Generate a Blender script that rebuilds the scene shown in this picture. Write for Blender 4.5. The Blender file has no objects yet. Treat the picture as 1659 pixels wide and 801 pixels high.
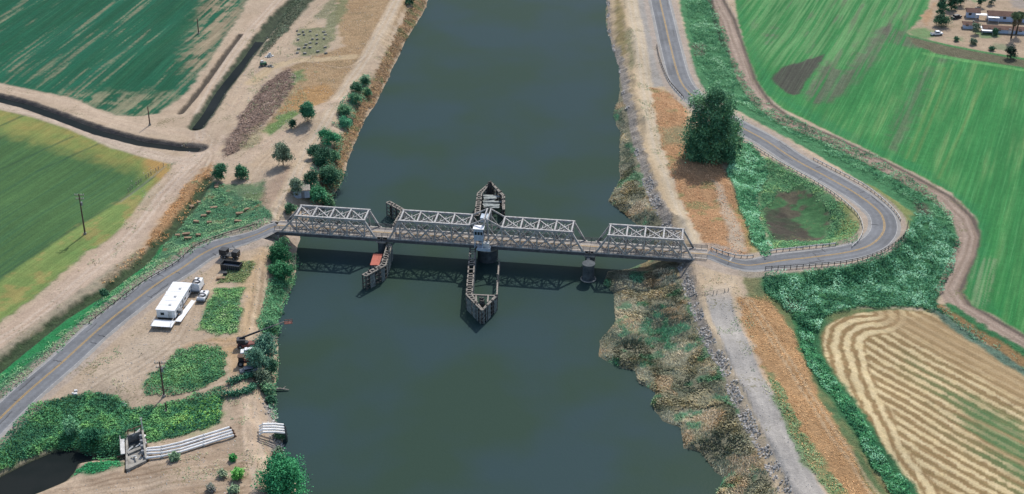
import bpy, math, random
import numpy as np
from mathutils import Vector

random.seed(7)
RNG = np.random.default_rng(11)
scene = bpy.context.scene
col = scene.collection

# ---------------------------------------------------------------- camera, sky, sun, exposure
CAM_H, PITCH, FPX, CX, CY = 199.0, math.radians(29.0), 2400.0, 829.5, 400.5
cam_data = bpy.data.cameras.new('camera')
cam = bpy.data.objects.new('camera', cam_data)
col.objects.link(cam)
cam.location = (0, 0, CAM_H)
cam.rotation_euler = (math.pi / 2 - PITCH, 0, 0)
cam_data.sensor_width = 36.0
cam_data.lens = FPX / 1659.0 * 36.0
cam_data.clip_start = 1.0
cam_data.clip_end = 9000.0
scene.camera = cam

SUN_DIR = Vector((0.34, 0.92, 1.02)).normalized()       # towards the sun
sun_el = math.asin(SUN_DIR.z)
sun_az = math.atan2(SUN_DIR.x, SUN_DIR.y)
world = bpy.data.worlds.new('World')
scene.world = world
world.use_nodes = True
wn = world.node_tree.nodes
wl = world.node_tree.links
bg = wn.get('Background') or wn.new('ShaderNodeBackground')
sky = wn.new('ShaderNodeTexSky')
sky.sky_type = 'NISHITA'
sky.sun_disc = False
sky.sun_elevation = sun_el
sky.sun_rotation = sun_az
sky.air_density = 1.0
sky.dust_density = 1.5
wl.new(sky.outputs[0], bg.inputs[0])
bg.inputs[1].default_value = 0.15
sun_data = bpy.data.lights.new('sun', 'SUN')
sun_data.energy = 3.5
sun_data.angle = math.radians(0.5)
sun_data.color = (1.0, 0.955, 0.89)
sun = bpy.data.objects.new('sun', sun_data)
col.objects.link(sun)
sun.location = (60, 500, 300)
sun.rotation_euler = (-SUN_DIR).to_track_quat('-Z', 'Y').to_euler()
scene.view_settings.view_transform = 'Standard'
scene.view_settings.look = 'None'
scene.view_settings.exposure = 0.36
scene.view_settings.gamma = 1.0
scene.view_settings.use_curve_mapping = False

# ---------------------------------------------------------------- colour and noise helpers
ALB = 1.6
def C(h, k=1.0):
    h = h.lstrip('#')
    v = np.array([int(h[i:i + 2], 16) / 255 for i in (0, 2, 4)])
    v = np.where(v <= 0.04045, v / 12.92, ((v + 0.055) / 1.055) ** 2.4)
    return v / ALB * k

_T = RNG.random((512, 512))
def vnoise(x, y):
    xi = np.floor(x).astype(np.int64); yi = np.floor(y).astype(np.int64)
    fx = x - xi; fy = y - yi
    fx = fx * fx * (3 - 2 * fx); fy = fy * fy * (3 - 2 * fy)
    a = _T[xi & 511, yi & 511]; b = _T[(xi + 1) & 511, yi & 511]
    c = _T[xi & 511, (yi + 1) & 511]; d = _T[(xi + 1) & 511, (yi + 1) & 511]
    return (a * (1 - fx) + b * fx) * (1 - fy) + (c * (1 - fx) + d * fx) * fy
def fbm(x, y, o=4, off=0.0):
    x = np.asarray(x, float) + off * 17.3; y = np.asarray(y, float) + off * 9.7
    s = 0; a = 0.5; t = 0
    for _ in range(o):
        s = s + a * vnoise(x, y); t += a
        x = x * 2.03 + 5.1; y = y * 2.03 + 1.7; a *= 0.55
    return s / t
def sstep(a, b, x):
    t = np.clip((x - a) / (b - a), 0, 1)
    return t * t * (3 - 2 * t)

# ---------------------------------------------------------------- terrain heights (metres; river surface is 0)
SP, CP = math.sin(PITCH), math.cos(PITCH)
def ray(px, py):
    a = (px - CX) / FPX; b = -(py - CY) / FPX
    return np.array([a, CP + b * SP, -SP + b * CP])
def PZ(px, py, z=0.0):
    d = ray(px, py); t = (z - CAM_H) / d[2]
    return np.array([d[0] * t, d[1] * t, z])

HCTRL = [(0,50,.5),(300,50,.6),(200,150,.6),(0,300,.5),(150,300,.5),(-80,150,.5),(-80,420,.5),(200,400,1.2),(300,240,1.6),(60,500,1.0),
 (250,330,1.0),(400,140,1.5),(440,60,2.0),(560,60,3.6),(500,150,3.0),(420,230,3.0),(380,300,3.0),(330,350,2.0),
 (640,0,4.6),(620,50,4.6),(540,180,4.8),(480,290,5.2),(450,340,5.5),(430,430,5.3),(425,520,5.0),(410,620,4.6),(410,700,4.6),(425,790,4.6),(410,850,4.6),
 (350,600,4.2),(330,540,4.2),(280,560,3.8),(250,620,3.2),(200,600,3.3),(300,780,4.2),(200,790,2.6),(120,790,1.2),(330,720,3.8),(250,700,2.6),(150,680,1.5),(60,700,1.0),
 (300,500,4.2),(380,480,4.8),(60,590,1.0),(0,610,.6),(150,490,1.4),(260,400,1.4),(20,770,.3),
 (1025,0,4.6),(1035,60,4.6),(1055,190,5.0),(1080,280,5.2),(1115,370,5.8),(1130,410,5.9),(1160,470,5.4),(1180,560,5.2),(1215,640,5.2),(1260,730,5.2),(1320,830,5.2),
 (1100,200,4.6),(1160,300,4.6),(1190,380,5.2),(1210,410,5.2),(1140,440,5.2),
 (1290,350,0.2),(1260,340,.6),(1320,370,.6),(1230,300,1.8),(1350,330,2.4),(1230,400,3.6),
 (1500,450,.8),(1400,470,1.2),(1580,400,.8),(1450,200,.3),(1600,50,.6),(1300,50,.3),(1200,40,.8),(1240,150,.8),(1660,300,.3),(1420,240,.7),(1150,80,1.6),(1160,130,1.8),(1500,330,1.0),
 (1230,520,3.6),(1280,600,3.2),(1350,740,3.2),(1300,520,1.2),(1350,620,1.0),(1450,600,.6),(1600,700,.4),(1330,560,.8),(1440,780,.8),(1600,560,.8),(1560,450,1.0),(1690,600,.5),
 (800,-400,3),(200,-300,.5),(1400,-300,.5),(-300,300,.5),(-200,700,1.5),(1900,300,.3),(1800,760,.4)]
_hc = np.array([PZ(*c) for c in HCTRL])
ROAD_WEST = [(-130,795,2.2),(-60,737,2.4),(0,678,2.6),(44,636,2.9),(101,587,3.2),(163,531,3.6),(216,489,4.0),(256,459,4.2),(297,433,4.4),(324,414,4.6),(354,399,4.9),(392,388,5.3),(420,378.5,5.7),(438,370,5.93),(451,365.6,6.0)]
ROAD_EAST = [(1145,411.8,6.0),(1160,415.5,5.95),(1182,424,5.6),(1210,430,5.2),(1240,427,4.9),(1270,422,4.6),(1323,416,4.4),(1377,408,4.2),(1412,396,4.0),(1431,376,3.9),(1431,355,3.8),(1419,338,3.8),(1387,314,3.7),(1340,287,3.6),(1290,260,3.4),(1239,227,3.3),(1196,204,3.3),(1152,179,3.4),(1118,152,3.5),(1100,125,3.6),(1086,74,3.8),(1077,35,3.9),(1069,0,4.0),(1058,-60,4.0),(1050,-120,4.0)]
def catmull(pts, step):
    p = np.array(pts, float); p = np.vstack([2 * p[0] - p[1], p, 2 * p[-1] - p[-2]])
    out = []
    for i in range(1, len(p) - 2):
        n = max(2, int(np.linalg.norm(p[i + 1] - p[i]) / step))
        for k in range(n):
            t = k / n
            out.append(0.5 * (2 * p[i] + (p[i + 1] - p[i - 1]) * t + (2 * p[i - 1] - 5 * p[i] + 4 * p[i + 1] - p[i + 2]) * t * t + (3 * p[i] - p[i - 1] - 3 * p[i + 1] + p[i + 2]) * t ** 3))
    out.append(p[-2])
    return np.array(out)
RW = catmull([PZ(*c) for c in ROAD_WEST], 3.0)
RE = catmull([PZ(*c) for c in ROAD_EAST], 3.0)
ROAD_HALF = 4.9

def line_dist(X, Y, L, margin=1e9):
    """distance to polyline, arc length, z along it, signed side"""
    X = np.asarray(X, float); Y = np.asarray(Y, float)
    D = np.full(X.shape, 1e6); S = np.zeros(X.shape); Z = np.zeros(X.shape); SD = np.zeros(X.shape)
    if margin < 1e8:
        sel = (X > L[:, 0].min() - margin) & (X < L[:, 0].max() + margin) & (Y > L[:, 1].min() - margin) & (Y < L[:, 1].max() + margin)
        if not sel.any(): return D, S, Z, SD
        d, s, z, sd = line_dist(X[sel], Y[sel], L)
        D[sel] = d; S[sel] = s; Z[sel] = z; SD[sel] = sd
        return D, S, Z, SD
    acc = 0.0
    for i in range(len(L) - 1):
        ax, ay = L[i, 0], L[i, 1]; bx, by = L[i + 1, 0] - ax, L[i + 1, 1] - ay
        l2 = bx * bx + by * by
        if l2 < 1e-9: continue
        ln = math.sqrt(l2)
        t = np.clip(((X - ax) * bx + (Y - ay) * by) / l2, 0, 1)
        dx = X - ax - t * bx; dy = Y - ay - t * by
        d = dx * dx + dy * dy
        m = d < D
        D = np.where(m, d, D); S = np.where(m, acc + t * ln, S)
        if L.shape[1] > 2: Z = np.where(m, L[i, 2] + t * (L[i + 1, 2] - L[i, 2]), Z)
        SD = np.where(m, np.sign(bx * dy - by * dx), SD)
        acc += ln
    return np.sqrt(D), S, Z, SD
def sdf(X, Y, poly, margin=12.0):
    X = np.asarray(X, float); Y = np.asarray(Y, float)
    out = np.full(X.shape, 1e3)
    sel = (X > poly[:, 0].min() - margin) & (X < poly[:, 0].max() + margin) & (Y > poly[:, 1].min() - margin) & (Y < poly[:, 1].max() + margin)
    if not sel.any(): return out
    x = X[sel]; y = Y[sel]
    D = np.full(x.shape, 1e9); ins = np.zeros(x.shape, bool)
    n = len(poly)
    for i in range(n):
        ax, ay = poly[i, 0], poly[i, 1]; cx_, cy_ = poly[(i + 1) % n, 0], poly[(i + 1) % n, 1]
        bx, by = cx_ - ax, cy_ - ay
        l2 = bx * bx + by * by
        if l2 < 1e-9: continue
        t = np.clip(((x - ax) * bx + (y - ay) * by) / l2, 0, 1)
        D = np.minimum(D, (x - ax - t * bx) ** 2 + (y - ay - t * by) ** 2)
        cr = ((ay > y) != (cy_ > y))
        if abs(by) > 1e-12: ins ^= cr & (x < ax + (y - ay) * bx / by)
    out[sel] = np.where(ins, -1, 1) * np.sqrt(D)
    return out

LEFT_BANK = [(735,-140),(693,0),(686,20),(656,67),(643,98),(633,115),(619,148),(609,169),(592,192),(577,229),(562,260),(556,290),(535,324),(505,345),(490,372),(482,402),(479,435),(472,466),(457,496),(450,530),(450,548),(452,588),(445,632),(444,656),(447,683),(460,700),(456,726),(462,747),(478,775),(482,810),(485,880)]
RIGHT_BANK = [(1165,880),(1160,801),(1171,774),(1157,764),(1134,733),(1107,727),(1103,693),(1076,683),(1053,656),(1063,636),(1036,622),(1029,602),(999,595),(972,578),(970,552),(988,534),(998,520),(995,496),(995,476),(978,461),(985,440),(1020,436),(1060,420),(1060,390),(1029,361),(1015,351),(985,327),(1005,290),(1004,256),(1005,216),(994,189),(1005,148),(1004,111),(992,74),(982,44),(983,0),(985,-140)]
RIVER = np.array([PZ(x, y, 0.0)[:2] for x, y in LEFT_BANK + RIGHT_BANK])
_u = catmull([PZ(x, y, 0.0) for x, y in RIGHT_BANK], 2.0)
# foot of the rock slope on the east side: between this line and the water the reeds stand on low ground
RIPRAP = catmull([PZ(x, y, 1.2) for x, y in [(975,-60),(984,0),(985,45),(995,80),(1004,120),(1010,160),(1019,205),(1028,250),(1043,300),(1060,345),(1082,385),(1096,420),(1100,455),(1112,480),(1128,530),(1150,580),(1168,605),(1182,645),(1206,697),(1232,745),(1262,801),(1300,880)]], 4.0)

def h_base(X, Y):
    X = np.asarray(X, float); Y = np.asarray(Y, float)
    num = np.zeros(X.shape); den = np.zeros(X.shape)
    for cx_, cy_, cz_ in _hc:
        w = 1.0 / ((X - cx_) ** 2 + (Y - cy_) ** 2 + 6.0) ** 1.6
        num += w * cz_; den += w
    h = num / den
    for L in (RW, RE):
        d, s, z, sd = line_dist(X, Y, L, 18.0)
        w = 1 - sstep(ROAD_HALF + 0.9, ROAD_HALF + 8.0, d)
        h = h * (1 - w) + (z - 0.10) * w
    return h
def h_river(X, Y, h):
    d = sdf(X, Y, RIVER, 40.0)
    n = (fbm(np.asarray(X) / 5.0, np.asarray(Y) / 5.0, 3, 3.0) - 0.5) * 2.6
    bank = (d + n * sstep(0, 3, np.abs(d) + 1)) * 0.62
    h = np.where(d < 30, np.minimum(h, np.maximum(bank, -2.5)), h)
    # low reed shelf east of the river
    dr, s, z, side = line_dist(X, Y, RIPRAP, 60.0)
    riverside = (side < 0) & (np.asarray(X) > 10) & (dr < 60)
    shelf = 0.35 + 0.9 * fbm(np.asarray(X) / 4.0, np.asarray(Y) / 4.0, 3, 8.0) + 2.3 * (1 - sstep(0, 11, dr))
    h = np.where(riverside & (d > 0), np.minimum(h, shelf * sstep(-0.3, 2.0, d)), h)
    slope = 3.0 + dr * 0.75
    h = np.where((~riverside) & (dr < 14) & (np.asarray(X) > 10), np.minimum(h, slope), h)
    return h
DITCHES = []     # (polyline xyz, half width, depth)
POND = np.zeros((0, 2)); PITS = []
def h_full(X, Y, ditch=True):
    h = h_river(X, Y, h_base(X, Y))
    if ditch:
        for L, hw, dep in DITCHES:
            d, s, z, sd = line_dist(X, Y, L, hw * 3 + 2)
            h = h - dep * (1 - sstep(hw * 0.35, hw * 1.25, d))
        if len(POND):
            d = sdf(X, Y, POND, 8.0)
            h = np.where(d < 6, np.minimum(h, np.maximum(-0.05 + d * 0.6, -1.6)), h)
        for pit, fz in PITS:
            d = sdf(X, Y, pit, 4.0); h = np.where(d < 0.3, np.minimum(h, fz), h)
    return h
_zs = np.arange(9.0, -2.6, -0.1)
def P(px, py, dz=0.0, ditch=False):
    """the spot of the terrain seen at a photo pixel"""
    d = ray(px, py); t = (_zs - CAM_H) / d[2]
    x = d[0] * t; y = d[1] * t
    hh = h_full(x, y, ditch)
    k = int(np.argmax(hh >= _zs)) if (hh >= _zs).any() else len(_zs) - 1
    return np.array([x[k], y[k], hh[k] + dz])
def PL(pts): return np.array([P(x, y) for x, y in pts])
def P2(pts): return np.array([P(x, y)[:2] for x, y in pts])
def H(x, y): return float(h_full(np.array([x]), np.array([y]))[0])

# ditches in the west
D_MAIN = PL([(-80,140),(0,159),(45,170),(100,190),(160,212),(230,230),(290,238),(322,240)])
D_SMALL = PL([(292,183),(312,160),(345,116),(388,57)])
D_WEED = PL([(318,205),(337,180),(357,146),(384,112),(420,64),(452,22),(490,-10),(560,-70)])
D_ROAD = PL([(337,290),(322,312),(300,345),(275,375),(255,396),(235,420),(200,448),(170,472),(140,488),(100,513),(50,552),(0,592),(-60,632)])
D_NORTH = PL([(1152,0),(1157,30),(1170,70),(1180,85)])
DITCHES += [(D_MAIN, 2.6, 1.3), (D_SMALL, 1.2, .8), (D_WEED, 2.6, 1.4), (D_ROAD, 2.2, 1.2)]
POND_PX = [(-60,790),(0,760),(40,744),(80,724),(112,716),(140,722),(185,722),(190,732),(150,736),(128,742),(122,756),(108,772),(75,787),(45,800),(-10,850),(-80,860)]
POND = P2(POND_PX)
PITS.append((np.array([PZ(x, y, 3.3)[:2] for x, y in ((205,706),(231,697),(237,745),(205,760))]), -.8))

# ---------------------------------------------------------------- mesh helpers
def link(o, parent=None):
    col.objects.link(o)
    if parent is not None: o.parent = parent
    return o
def np_mesh(name, V, F, cols=None, smooth=False, extra=None):
    me = bpy.data.meshes.new(name)
    V = np.asarray(V, np.float32); F = np.asarray(F, np.int32)
    nf, k = F.shape
    me.vertices.add(len(V)); me.vertices.foreach_set('co', V.ravel())
    me.loops.add(nf * k); me.loops.foreach_set('vertex_index', F.ravel())
    me.polygons.add(nf)
    me.polygons.foreach_set('loop_start', np.arange(0, nf * k, k, dtype=np.int32))
    me.polygons.foreach_set('loop_total', np.full(nf, k, np.int32))
    me.polygons.foreach_set('use_smooth', np.full(nf, smooth))
    if cols is not None:
        a = me.attributes.new('col', 'FLOAT_COLOR', 'POINT')
        a.data.foreach_set('color', np.hstack([cols, np.ones((len(V), 1))]).astype(np.float32).ravel())
    for nm, arr in (extra or {}).items():
        a = me.attributes.new(nm, 'FLOAT', 'POINT')
        a.data.foreach_set('value', np.asarray(arr, np.float32))
    me.update(calc_edges=True)
    return me
class MB:
    """collects shapes (world coordinates) for one mesh object"""
    def __init__(s): s.v = []; s.f = []
    def quad_box(s, c8):
        b = len(s.v); s.v += [tuple(p) for p in c8]
        s.f += [tuple(b + i for i in q) for q in ((0,3,2,1),(4,5,6,7),(0,1,5,4),(1,2,6,5),(2,3,7,6),(3,0,4,7))]
    def box(s, c, size, rz=0.0, taper=1.0):
        cx_, cy_, cz_ = c; a, b, h = size[0] / 2, size[1] / 2, size[2] / 2
        co, si = math.cos(rz), math.sin(rz); out = []
        for z, k in ((-h, 1.0), (h, taper)):
            for x, y in ((-a, -b), (a, -b), (a, b), (-a, b)):
                out.append((cx_ + (x * co - y * si) * k, cy_ + (x * si + y * co) * k, cz_ + z))
        s.quad_box(out)
    def beam(s, p, q, w, h=None):
        p = Vector(p); q = Vector(q); h = h or w
        d = (q - p).normalized(); up = Vector((0, 0, 1))
        if abs(d.z) > 0.97: up = Vector((BV[0], BV[1], 0)) if 'BV' in globals() else Vector((0, 1, 0))
        r = d.cross(up).normalized(); u = r.cross(d).normalized()
        o = []
        for e in (p, q):
            for a, b in ((-1, -1), (1, -1), (1, 1), (-1, 1)):
                o.append(tuple(e + r * (a * w / 2) + u * (b * h / 2)))
        s.quad_box(o)
    def tube(s, pts, rad, n=8, cap=True):
        pts = [Vector(p) for p in pts]
        rad = [rad] * len(pts) if not hasattr(rad, '__len__') else rad
        base = len(s.v)
        for i, p in enumerate(pts):
            d = (pts[min(i + 1, len(pts) - 1)] - pts[max(i - 1, 0)]).normalized()
            a = Vector((1, 0, 0)) if abs(d.x) < 0.8 else Vector((0, 1, 0))
            r = d.cross(a).normalized(); u = r.cross(d).normalized()
            for k in range(n):
                t = 2 * math.pi * k / n
                s.v.append(tuple(p + (r * math.cos(t) + u * math.sin(t)) * rad[i]))
        for i in range(len(pts) - 1):
            for k in range(n):
                a = base + i * n + k; b = base + i * n + (k + 1) % n
                s.f.append((a, b, b + n, a + n))
        if cap:
            s.f.append(tuple(base + k for k in range(n))[::-1])
            s.f.append(tuple(base + (len(pts) - 1) * n + k for k in range(n)))
    def cyl(s, p, q, r, n=12, r2=None): s.tube([p, q], [r, r if r2 is None else r2], n)
    def torus(s, c, R, r, n=20, m=6, tilt=(0, 0, 1)):
        q = Vector((0, 0, 1)).rotation_difference(Vector(tilt)); b = len(s.v); c = Vector(c)
        for i in range(n):
            a = 2 * math.pi * i / n
            for j in range(m):
                t = 2 * math.pi * j / m
                s.v.append(tuple(c + q @ Vector(((R + r * math.cos(t)) * math.cos(a), (R + r * math.cos(t)) * math.sin(a), r * math.sin(t)))))
        for i in range(n):
            for j in range(m):
                s.f.append((b + i * m + j, b + ((i + 1) % n) * m + j, b + ((i + 1) % n) * m + (j + 1) % m, b + i * m + (j + 1) % m))
    def poly(s, pts):
        b = len(s.v); s.v += [tuple(p) for p in pts]; s.f.append(tuple(range(b, b + len(pts))))
    def prism(s, pts, z0, z1):
        n = len(pts); b = len(s.v)
        s.v += [(p[0], p[1], z0) for p in pts] + [(p[0], p[1], z1) for p in pts]
        s.f.append(tuple(b + i for i in range(n))[::-1]); s.f.append(tuple(b + n + i for i in range(n)))
        for i in range(n): j = (i + 1) % n; s.f.append((b + i, b + j, b + n + j, b + n + i))
    def build(s, name, m, parent=None, bevel=0.0):
        off = Vector((0, 0, 0)); p = parent
        while p is not None: off += p.location; p = p.parent
        me = bpy.data.meshes.new(name)
        me.from_pydata([(a - off.x, b - off.y, c - off.z) for a, b, c in s.v], [], s.f)
        me.materials.append(m); me.update()
        o = bpy.data.objects.new(name, me)
        if bevel:
            bv = o.modifiers.new('bevel', 'BEVEL'); bv.width = bevel; bv.segments = 2; bv.limit_method = 'ANGLE'
        return link(o, parent)
def tag(o, label, cat, group=None, kind=None):
    o['label'] = label; o['category'] = cat
    if group: o['group'] = group
    if kind: o['kind'] = kind
    return o
def thing(name, loc, label, cat, group=None):
    o = bpy.data.objects.new(name, None); col.objects.link(o)
    o.empty_display_size = 0.5
    o.location = tuple(float(v) for v in loc)
    return tag(o, label, cat, group)
def structure(name, me, m):
    o = bpy.data.objects.new(name, me); me.materials.clear(); me.materials.append(m)
    link(o); o['kind'] = 'structure'
    return o

# ---------------------------------------------------------------- materials
def new_mat(name):
    m = bpy.data.materials.new(name); m.use_nodes = True
    nt = m.node_tree; return m, nt, nt.nodes['Principled BSDF']
def noise_node(nt, scale, detail=4.0, rough=0.6, coord=None):
    n = nt.nodes.new('ShaderNodeTexNoise'); n.inputs['Scale'].default_value = scale
    n.inputs['Detail'].default_value = detail; n.inputs['Roughness'].default_value = rough
    if coord is not None: nt.links.new(coord, n.inputs['Vector'])
    return n
def attr_mat(name, rough=0.9, layers=((0.9, .35), (4.0, .3)), bump=0.0, bscale=2.5, bdist=0.2, spec=0.15, speck=0.0):
    m, nt, b = new_mat(name); L = nt.links
    geo = nt.nodes.new('ShaderNodeNewGeometry')
    at = nt.nodes.new('ShaderNodeAttribute'); at.attribute_name = 'col'
    cur = at.outputs['Color']
    for sc, amt in layers:
        n = noise_node(nt, sc, 5.0, 0.65, geo.outputs['Position'])
        mr = nt.nodes.new('ShaderNodeMapRange')
        mr.inputs[1].default_value = 0.3; mr.inputs[2].default_value = 0.7
        mr.inputs[3].default_value = 1 - amt; mr.inputs[4].default_value = 1 + amt
        L.new(n.outputs['Fac'], mr.inputs[0])
        vm = nt.nodes.new('ShaderNodeVectorMath'); vm.operation = 'SCALE'
        L.new(cur, vm.inputs[0]); L.new(mr.outputs[0], vm.inputs['Scale'])
        cur = vm.outputs[0]
    if speck:
        n1 = noise_node(nt, 1.7, 2.0, 0.5, geo.outputs['Position']); n0 = noise_node(nt, .11, 3.0, 0.6, geo.outputs['Position'])
        ad = nt.nodes.new('ShaderNodeMath'); ad.operation = 'ADD'; L.new(n1.outputs['Fac'], ad.inputs[0]); L.new(n0.outputs['Fac'], ad.inputs[1])
        mr = nt.nodes.new('ShaderNodeMapRange'); mr.inputs[1].default_value = 1.18; mr.inputs[2].default_value = 1.28; mr.inputs[3].default_value = 0; mr.inputs[4].default_value = speck
        L.new(ad.outputs[0], mr.inputs[0])
        mx = nt.nodes.new('ShaderNodeMix'); mx.data_type = 'RGBA'; mx.inputs['B'].default_value = (*C('#7f7a58'), 1)
        L.new(mr.outputs[0], mx.inputs['Factor']); L.new(cur, mx.inputs['A']); cur = mx.outputs['Result']
    L.new(cur, b.inputs['Base Color'])
    b.inputs['Roughness'].default_value = rough
    b.inputs['Specular IOR Level'].default_value = spec
    if bump:
        n = noise_node(nt, bscale, 6.0, 0.7, geo.outputs['Position'])
        bp = nt.nodes.new('ShaderNodeBump'); bp.inputs['Strength'].default_value = bump; bp.inputs['Distance'].default_value = bdist
        L.new(n.outputs['Fac'], bp.inputs['Height']); L.new(bp.outputs[0], b.inputs['Normal'])
    return m
def plain(name, c, rough=0.7, metal=0.0, c2=None, scale=1.5, amt=(0.35, 0.65), bump=0.15, spec=0.3):
    """procedural paint / metal / wood with worn patches of a second colour"""
    m, nt, b = new_mat(name); L = nt.links
    geo = nt.nodes.new('ShaderNodeNewGeometry')
    n = noise_node(nt, scale, 6.0, 0.65, geo.outputs['Position'])
    rp = nt.nodes.new('ShaderNodeValToRGB')
    rp.color_ramp.elements[0].position = amt[0]; rp.color_ramp.elements[1].position = amt[1]
    c = np.asarray(c); c2 = c * 0.72 if c2 is None else np.asarray(c2)
    rp.color_ramp.elements[0].color = (*c2, 1); rp.color_ramp.elements[1].color = (*c, 1)
    L.new(n.outputs['Fac'], rp.inputs[0]); L.new(rp.outputs[0], b.inputs['Base Color'])
    b.inputs['Roughness'].default_value = rough; b.inputs['Metallic'].default_value = metal
    b.inputs['Specular IOR Level'].default_value = spec
    if bump:
        bp = nt.nodes.new('ShaderNodeBump'); bp.inputs['Strength'].default_value = bump; bp.inputs['Distance'].default_value = 0.03
        L.new(n.outputs['Fac'], bp.inputs['Height']); L.new(bp.outputs[0], b.inputs['Normal'])
    return m
M = {}
M['ground'] = attr_mat('ground_soil', 0.95, ((0.16, .08), (0.55, .11), (2.2, .15), (7.0, .16)), 0.7, 2.2, 0.15, speck=.75)
M['crop'] = attr_mat('ground_crop', 0.95, ((0.5, .10), (2.6, .22), (9.0, .2)), 0.9, 2.6, 0.3)
def row_mat(name, p, q, fine, amp, pale, pale_amt, base='crop'):
    m = attr_mat(name, 0.95, ((0.5, .08), (2.6, .16), (9.0, .18)), 0.8, 2.6, 0.25)
    nt = m.node_tree; L = nt.links; b = nt.nodes['Principled BSDF']
    a = PZ(*p, .6); c = PZ(*q, .6); d = (c - a)[:2] / np.linalg.norm((c - a)[:2])
    geo = nt.nodes.new('ShaderNodeNewGeometry')
    def dot(v):
        n = nt.nodes.new('ShaderNodeVectorMath'); n.operation = 'DOT_PRODUCT'; n.inputs[1].default_value = v
        L.new(geo.outputs['Position'], n.inputs[0]); return n.outputs['Value']
    cur = b.inputs['Base Color'].links[0].from_socket
    for along, across, am, det in ((.03, 1 / fine, amp, 2.0), (.012, .22, amp * .7, 3.0), (.25, 3.0, amp * .5, 3.0)):
        cb = nt.nodes.new('ShaderNodeCombineXYZ')
        for k, (sock, sc) in enumerate(((dot((d[0], d[1], 0)), along), (dot((-d[1], d[0], 0)), across))):
            mm = nt.nodes.new('ShaderNodeMath'); mm.operation = 'MULTIPLY'; mm.inputs[1].default_value = sc
            L.new(sock, mm.inputs[0]); L.new(mm.outputs[0], cb.inputs[k])
        n = noise_node(nt, 1.0, det, .6, cb.outputs[0])
        mr = nt.nodes.new('ShaderNodeMapRange'); mr.inputs[1].default_value = .3; mr.inputs[2].default_value = .7
        mr.inputs[3].default_value = 1 - am; mr.inputs[4].default_value = 1 + am
        L.new(n.outputs['Fac'], mr.inputs[0])
        vm = nt.nodes.new('ShaderNodeVectorMath'); vm.operation = 'SCALE'; L.new(cur, vm.inputs[0]); L.new(mr.outputs[0], vm.inputs['Scale'])
        cur = vm.outputs[0]
        if across > 2 or across < .5: continue
        mr2 = nt.nodes.new('ShaderNodeMapRange'); mr2.inputs[1].default_value = .56; mr2.inputs[2].default_value = .70; mr2.inputs[4].default_value = pale_amt
        L.new(n.outputs['Fac'], mr2.inputs[0])
        mx = nt.nodes.new('ShaderNodeMix'); mx.data_type = 'RGBA'; mx.inputs['B'].default_value = (*pale, 1)
        L.new(mr2.outputs[0], mx.inputs['Factor']); L.new(cur, mx.inputs['A']); cur = mx.outputs['Result']
    L.new(cur, b.inputs['Base Color'])
    return m
M['crop_a'] = row_mat('crop_rows_north_west', (0,91), (118,7), .8, .20, C('#3d7a58'), .15)
M['crop_b'] = row_mat('crop_rows_west', (0,240), (55,208), .9, .13, C('#6d8f58'), .12)
M['crop_c'] = row_mat('crop_rows_east', (1473,256), (1536,101), .75, .15, C('#7cab78'), .18)
M['stubble'] = row_mat('stubble_rows', (1408,582), (1610,693), .6, .10, C('#d8c298'), .08)
M['rough'] = attr_mat('ground_plants', 0.95, ((0.5, .16), (1.8, .28), (6.0, .28)), 1.0, 1.8, 0.5)
M['asphalt'] = attr_mat('asphalt', 0.85, ((0.35, .12), (1.5, .12), (9.0, .15)), 0.15, 9.0, 0.02)
M['leaf'] = attr_mat('leaves', 0.65, ((0.9, .18),), 0.0, spec=0.12)
M['bark'] = plain('bark', (0.10, 0.075, 0.05), 0.9, c2=(0.05, 0.038, 0.028), scale=3.0, bump=0.5)
M['steel'] = plain('weathered_steel', (0.37, 0.365, 0.355), 0.7, 0.0, c2=(0.19, 0.175, 0.16), scale=1.6, amt=(0.34, 0.58))
M['steel_dark'] = plain('dark_steel', (0.10, 0.105, 0.11), 0.7, c2=(0.055, 0.055, 0.058), scale=0.8)
M['deck'] = plain('bridge_deck_concrete', C('#c6bdb2'), 0.9, c2=C('#a59c93'), scale=0.6)
M['yellow'] = plain('yellow_paint', C('#cfa860'), 0.8, c2=C('#a88d62'), scale=1.2)
M['white_paint'] = plain('road_white_paint', C('#c9c8c4'), 0.8, c2=C('#a3a3a3'), scale=1.5)
M['concrete'] = plain('old_concrete', C('#c4beb2'), 0.9, c2=C('#8a867e'), scale=0.7)
M['concrete_dark'] = plain('wet_concrete', C('#6d7476'), 0.9, c2=C('#454c50'), scale=0.5)
M['timber'] = plain('grey_timber', C('#bbb1a4'), 0.9, c2=C('#7d766d'), scale=2.5)
M['timber_dark'] = plain('tarred_timber', C('#77716a'), 0.9, c2=C('#454240'), scale=2.0)
M['boards'] = plain('weathered_boards', C('#b4bab6'), 0.9, c2=C('#7c8583'), scale=1.4)
M['white'] = plain('white_sheet_metal', (0.74, 0.74, 0.74), 0.45, c2=(0.6, 0.6, 0.6), scale=0.5)
M['white_old'] = plain('white_rail_paint', (0.58, 0.58, 0.56), 0.6, c2=(0.36, 0.35, 0.33), scale=1.0)
M['bluewhite'] = plain('pale_blue_paint', (0.42, 0.50, 0.58), 0.6, c2=(0.27, 0.32, 0.38), scale=0.9)
M['black'] = plain('black_metal', (0.028, 0.030, 0.034), 0.5, c2=(0.016, 0.017, 0.019), scale=1.0)
M['tyre'] = plain('rubber', (0.022, 0.022, 0.022), 0.9)
M['glass'] = plain('dark_glass', (0.02, 0.028, 0.034), 0.12, scale=0.3, bump=0.0, spec=0.5)
M['red'] = plain('faded_red', C('#d87c68'), 0.8, c2=C('#c06c5a'), scale=0.8)
M['red_paint'] = plain('red_paint', (0.22, 0.07, 0.05), 0.7, c2=(0.13, 0.05, 0.04))
M['grey_paint'] = plain('grey_paint', (0.2, 0.21, 0.22), 0.5)
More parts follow.
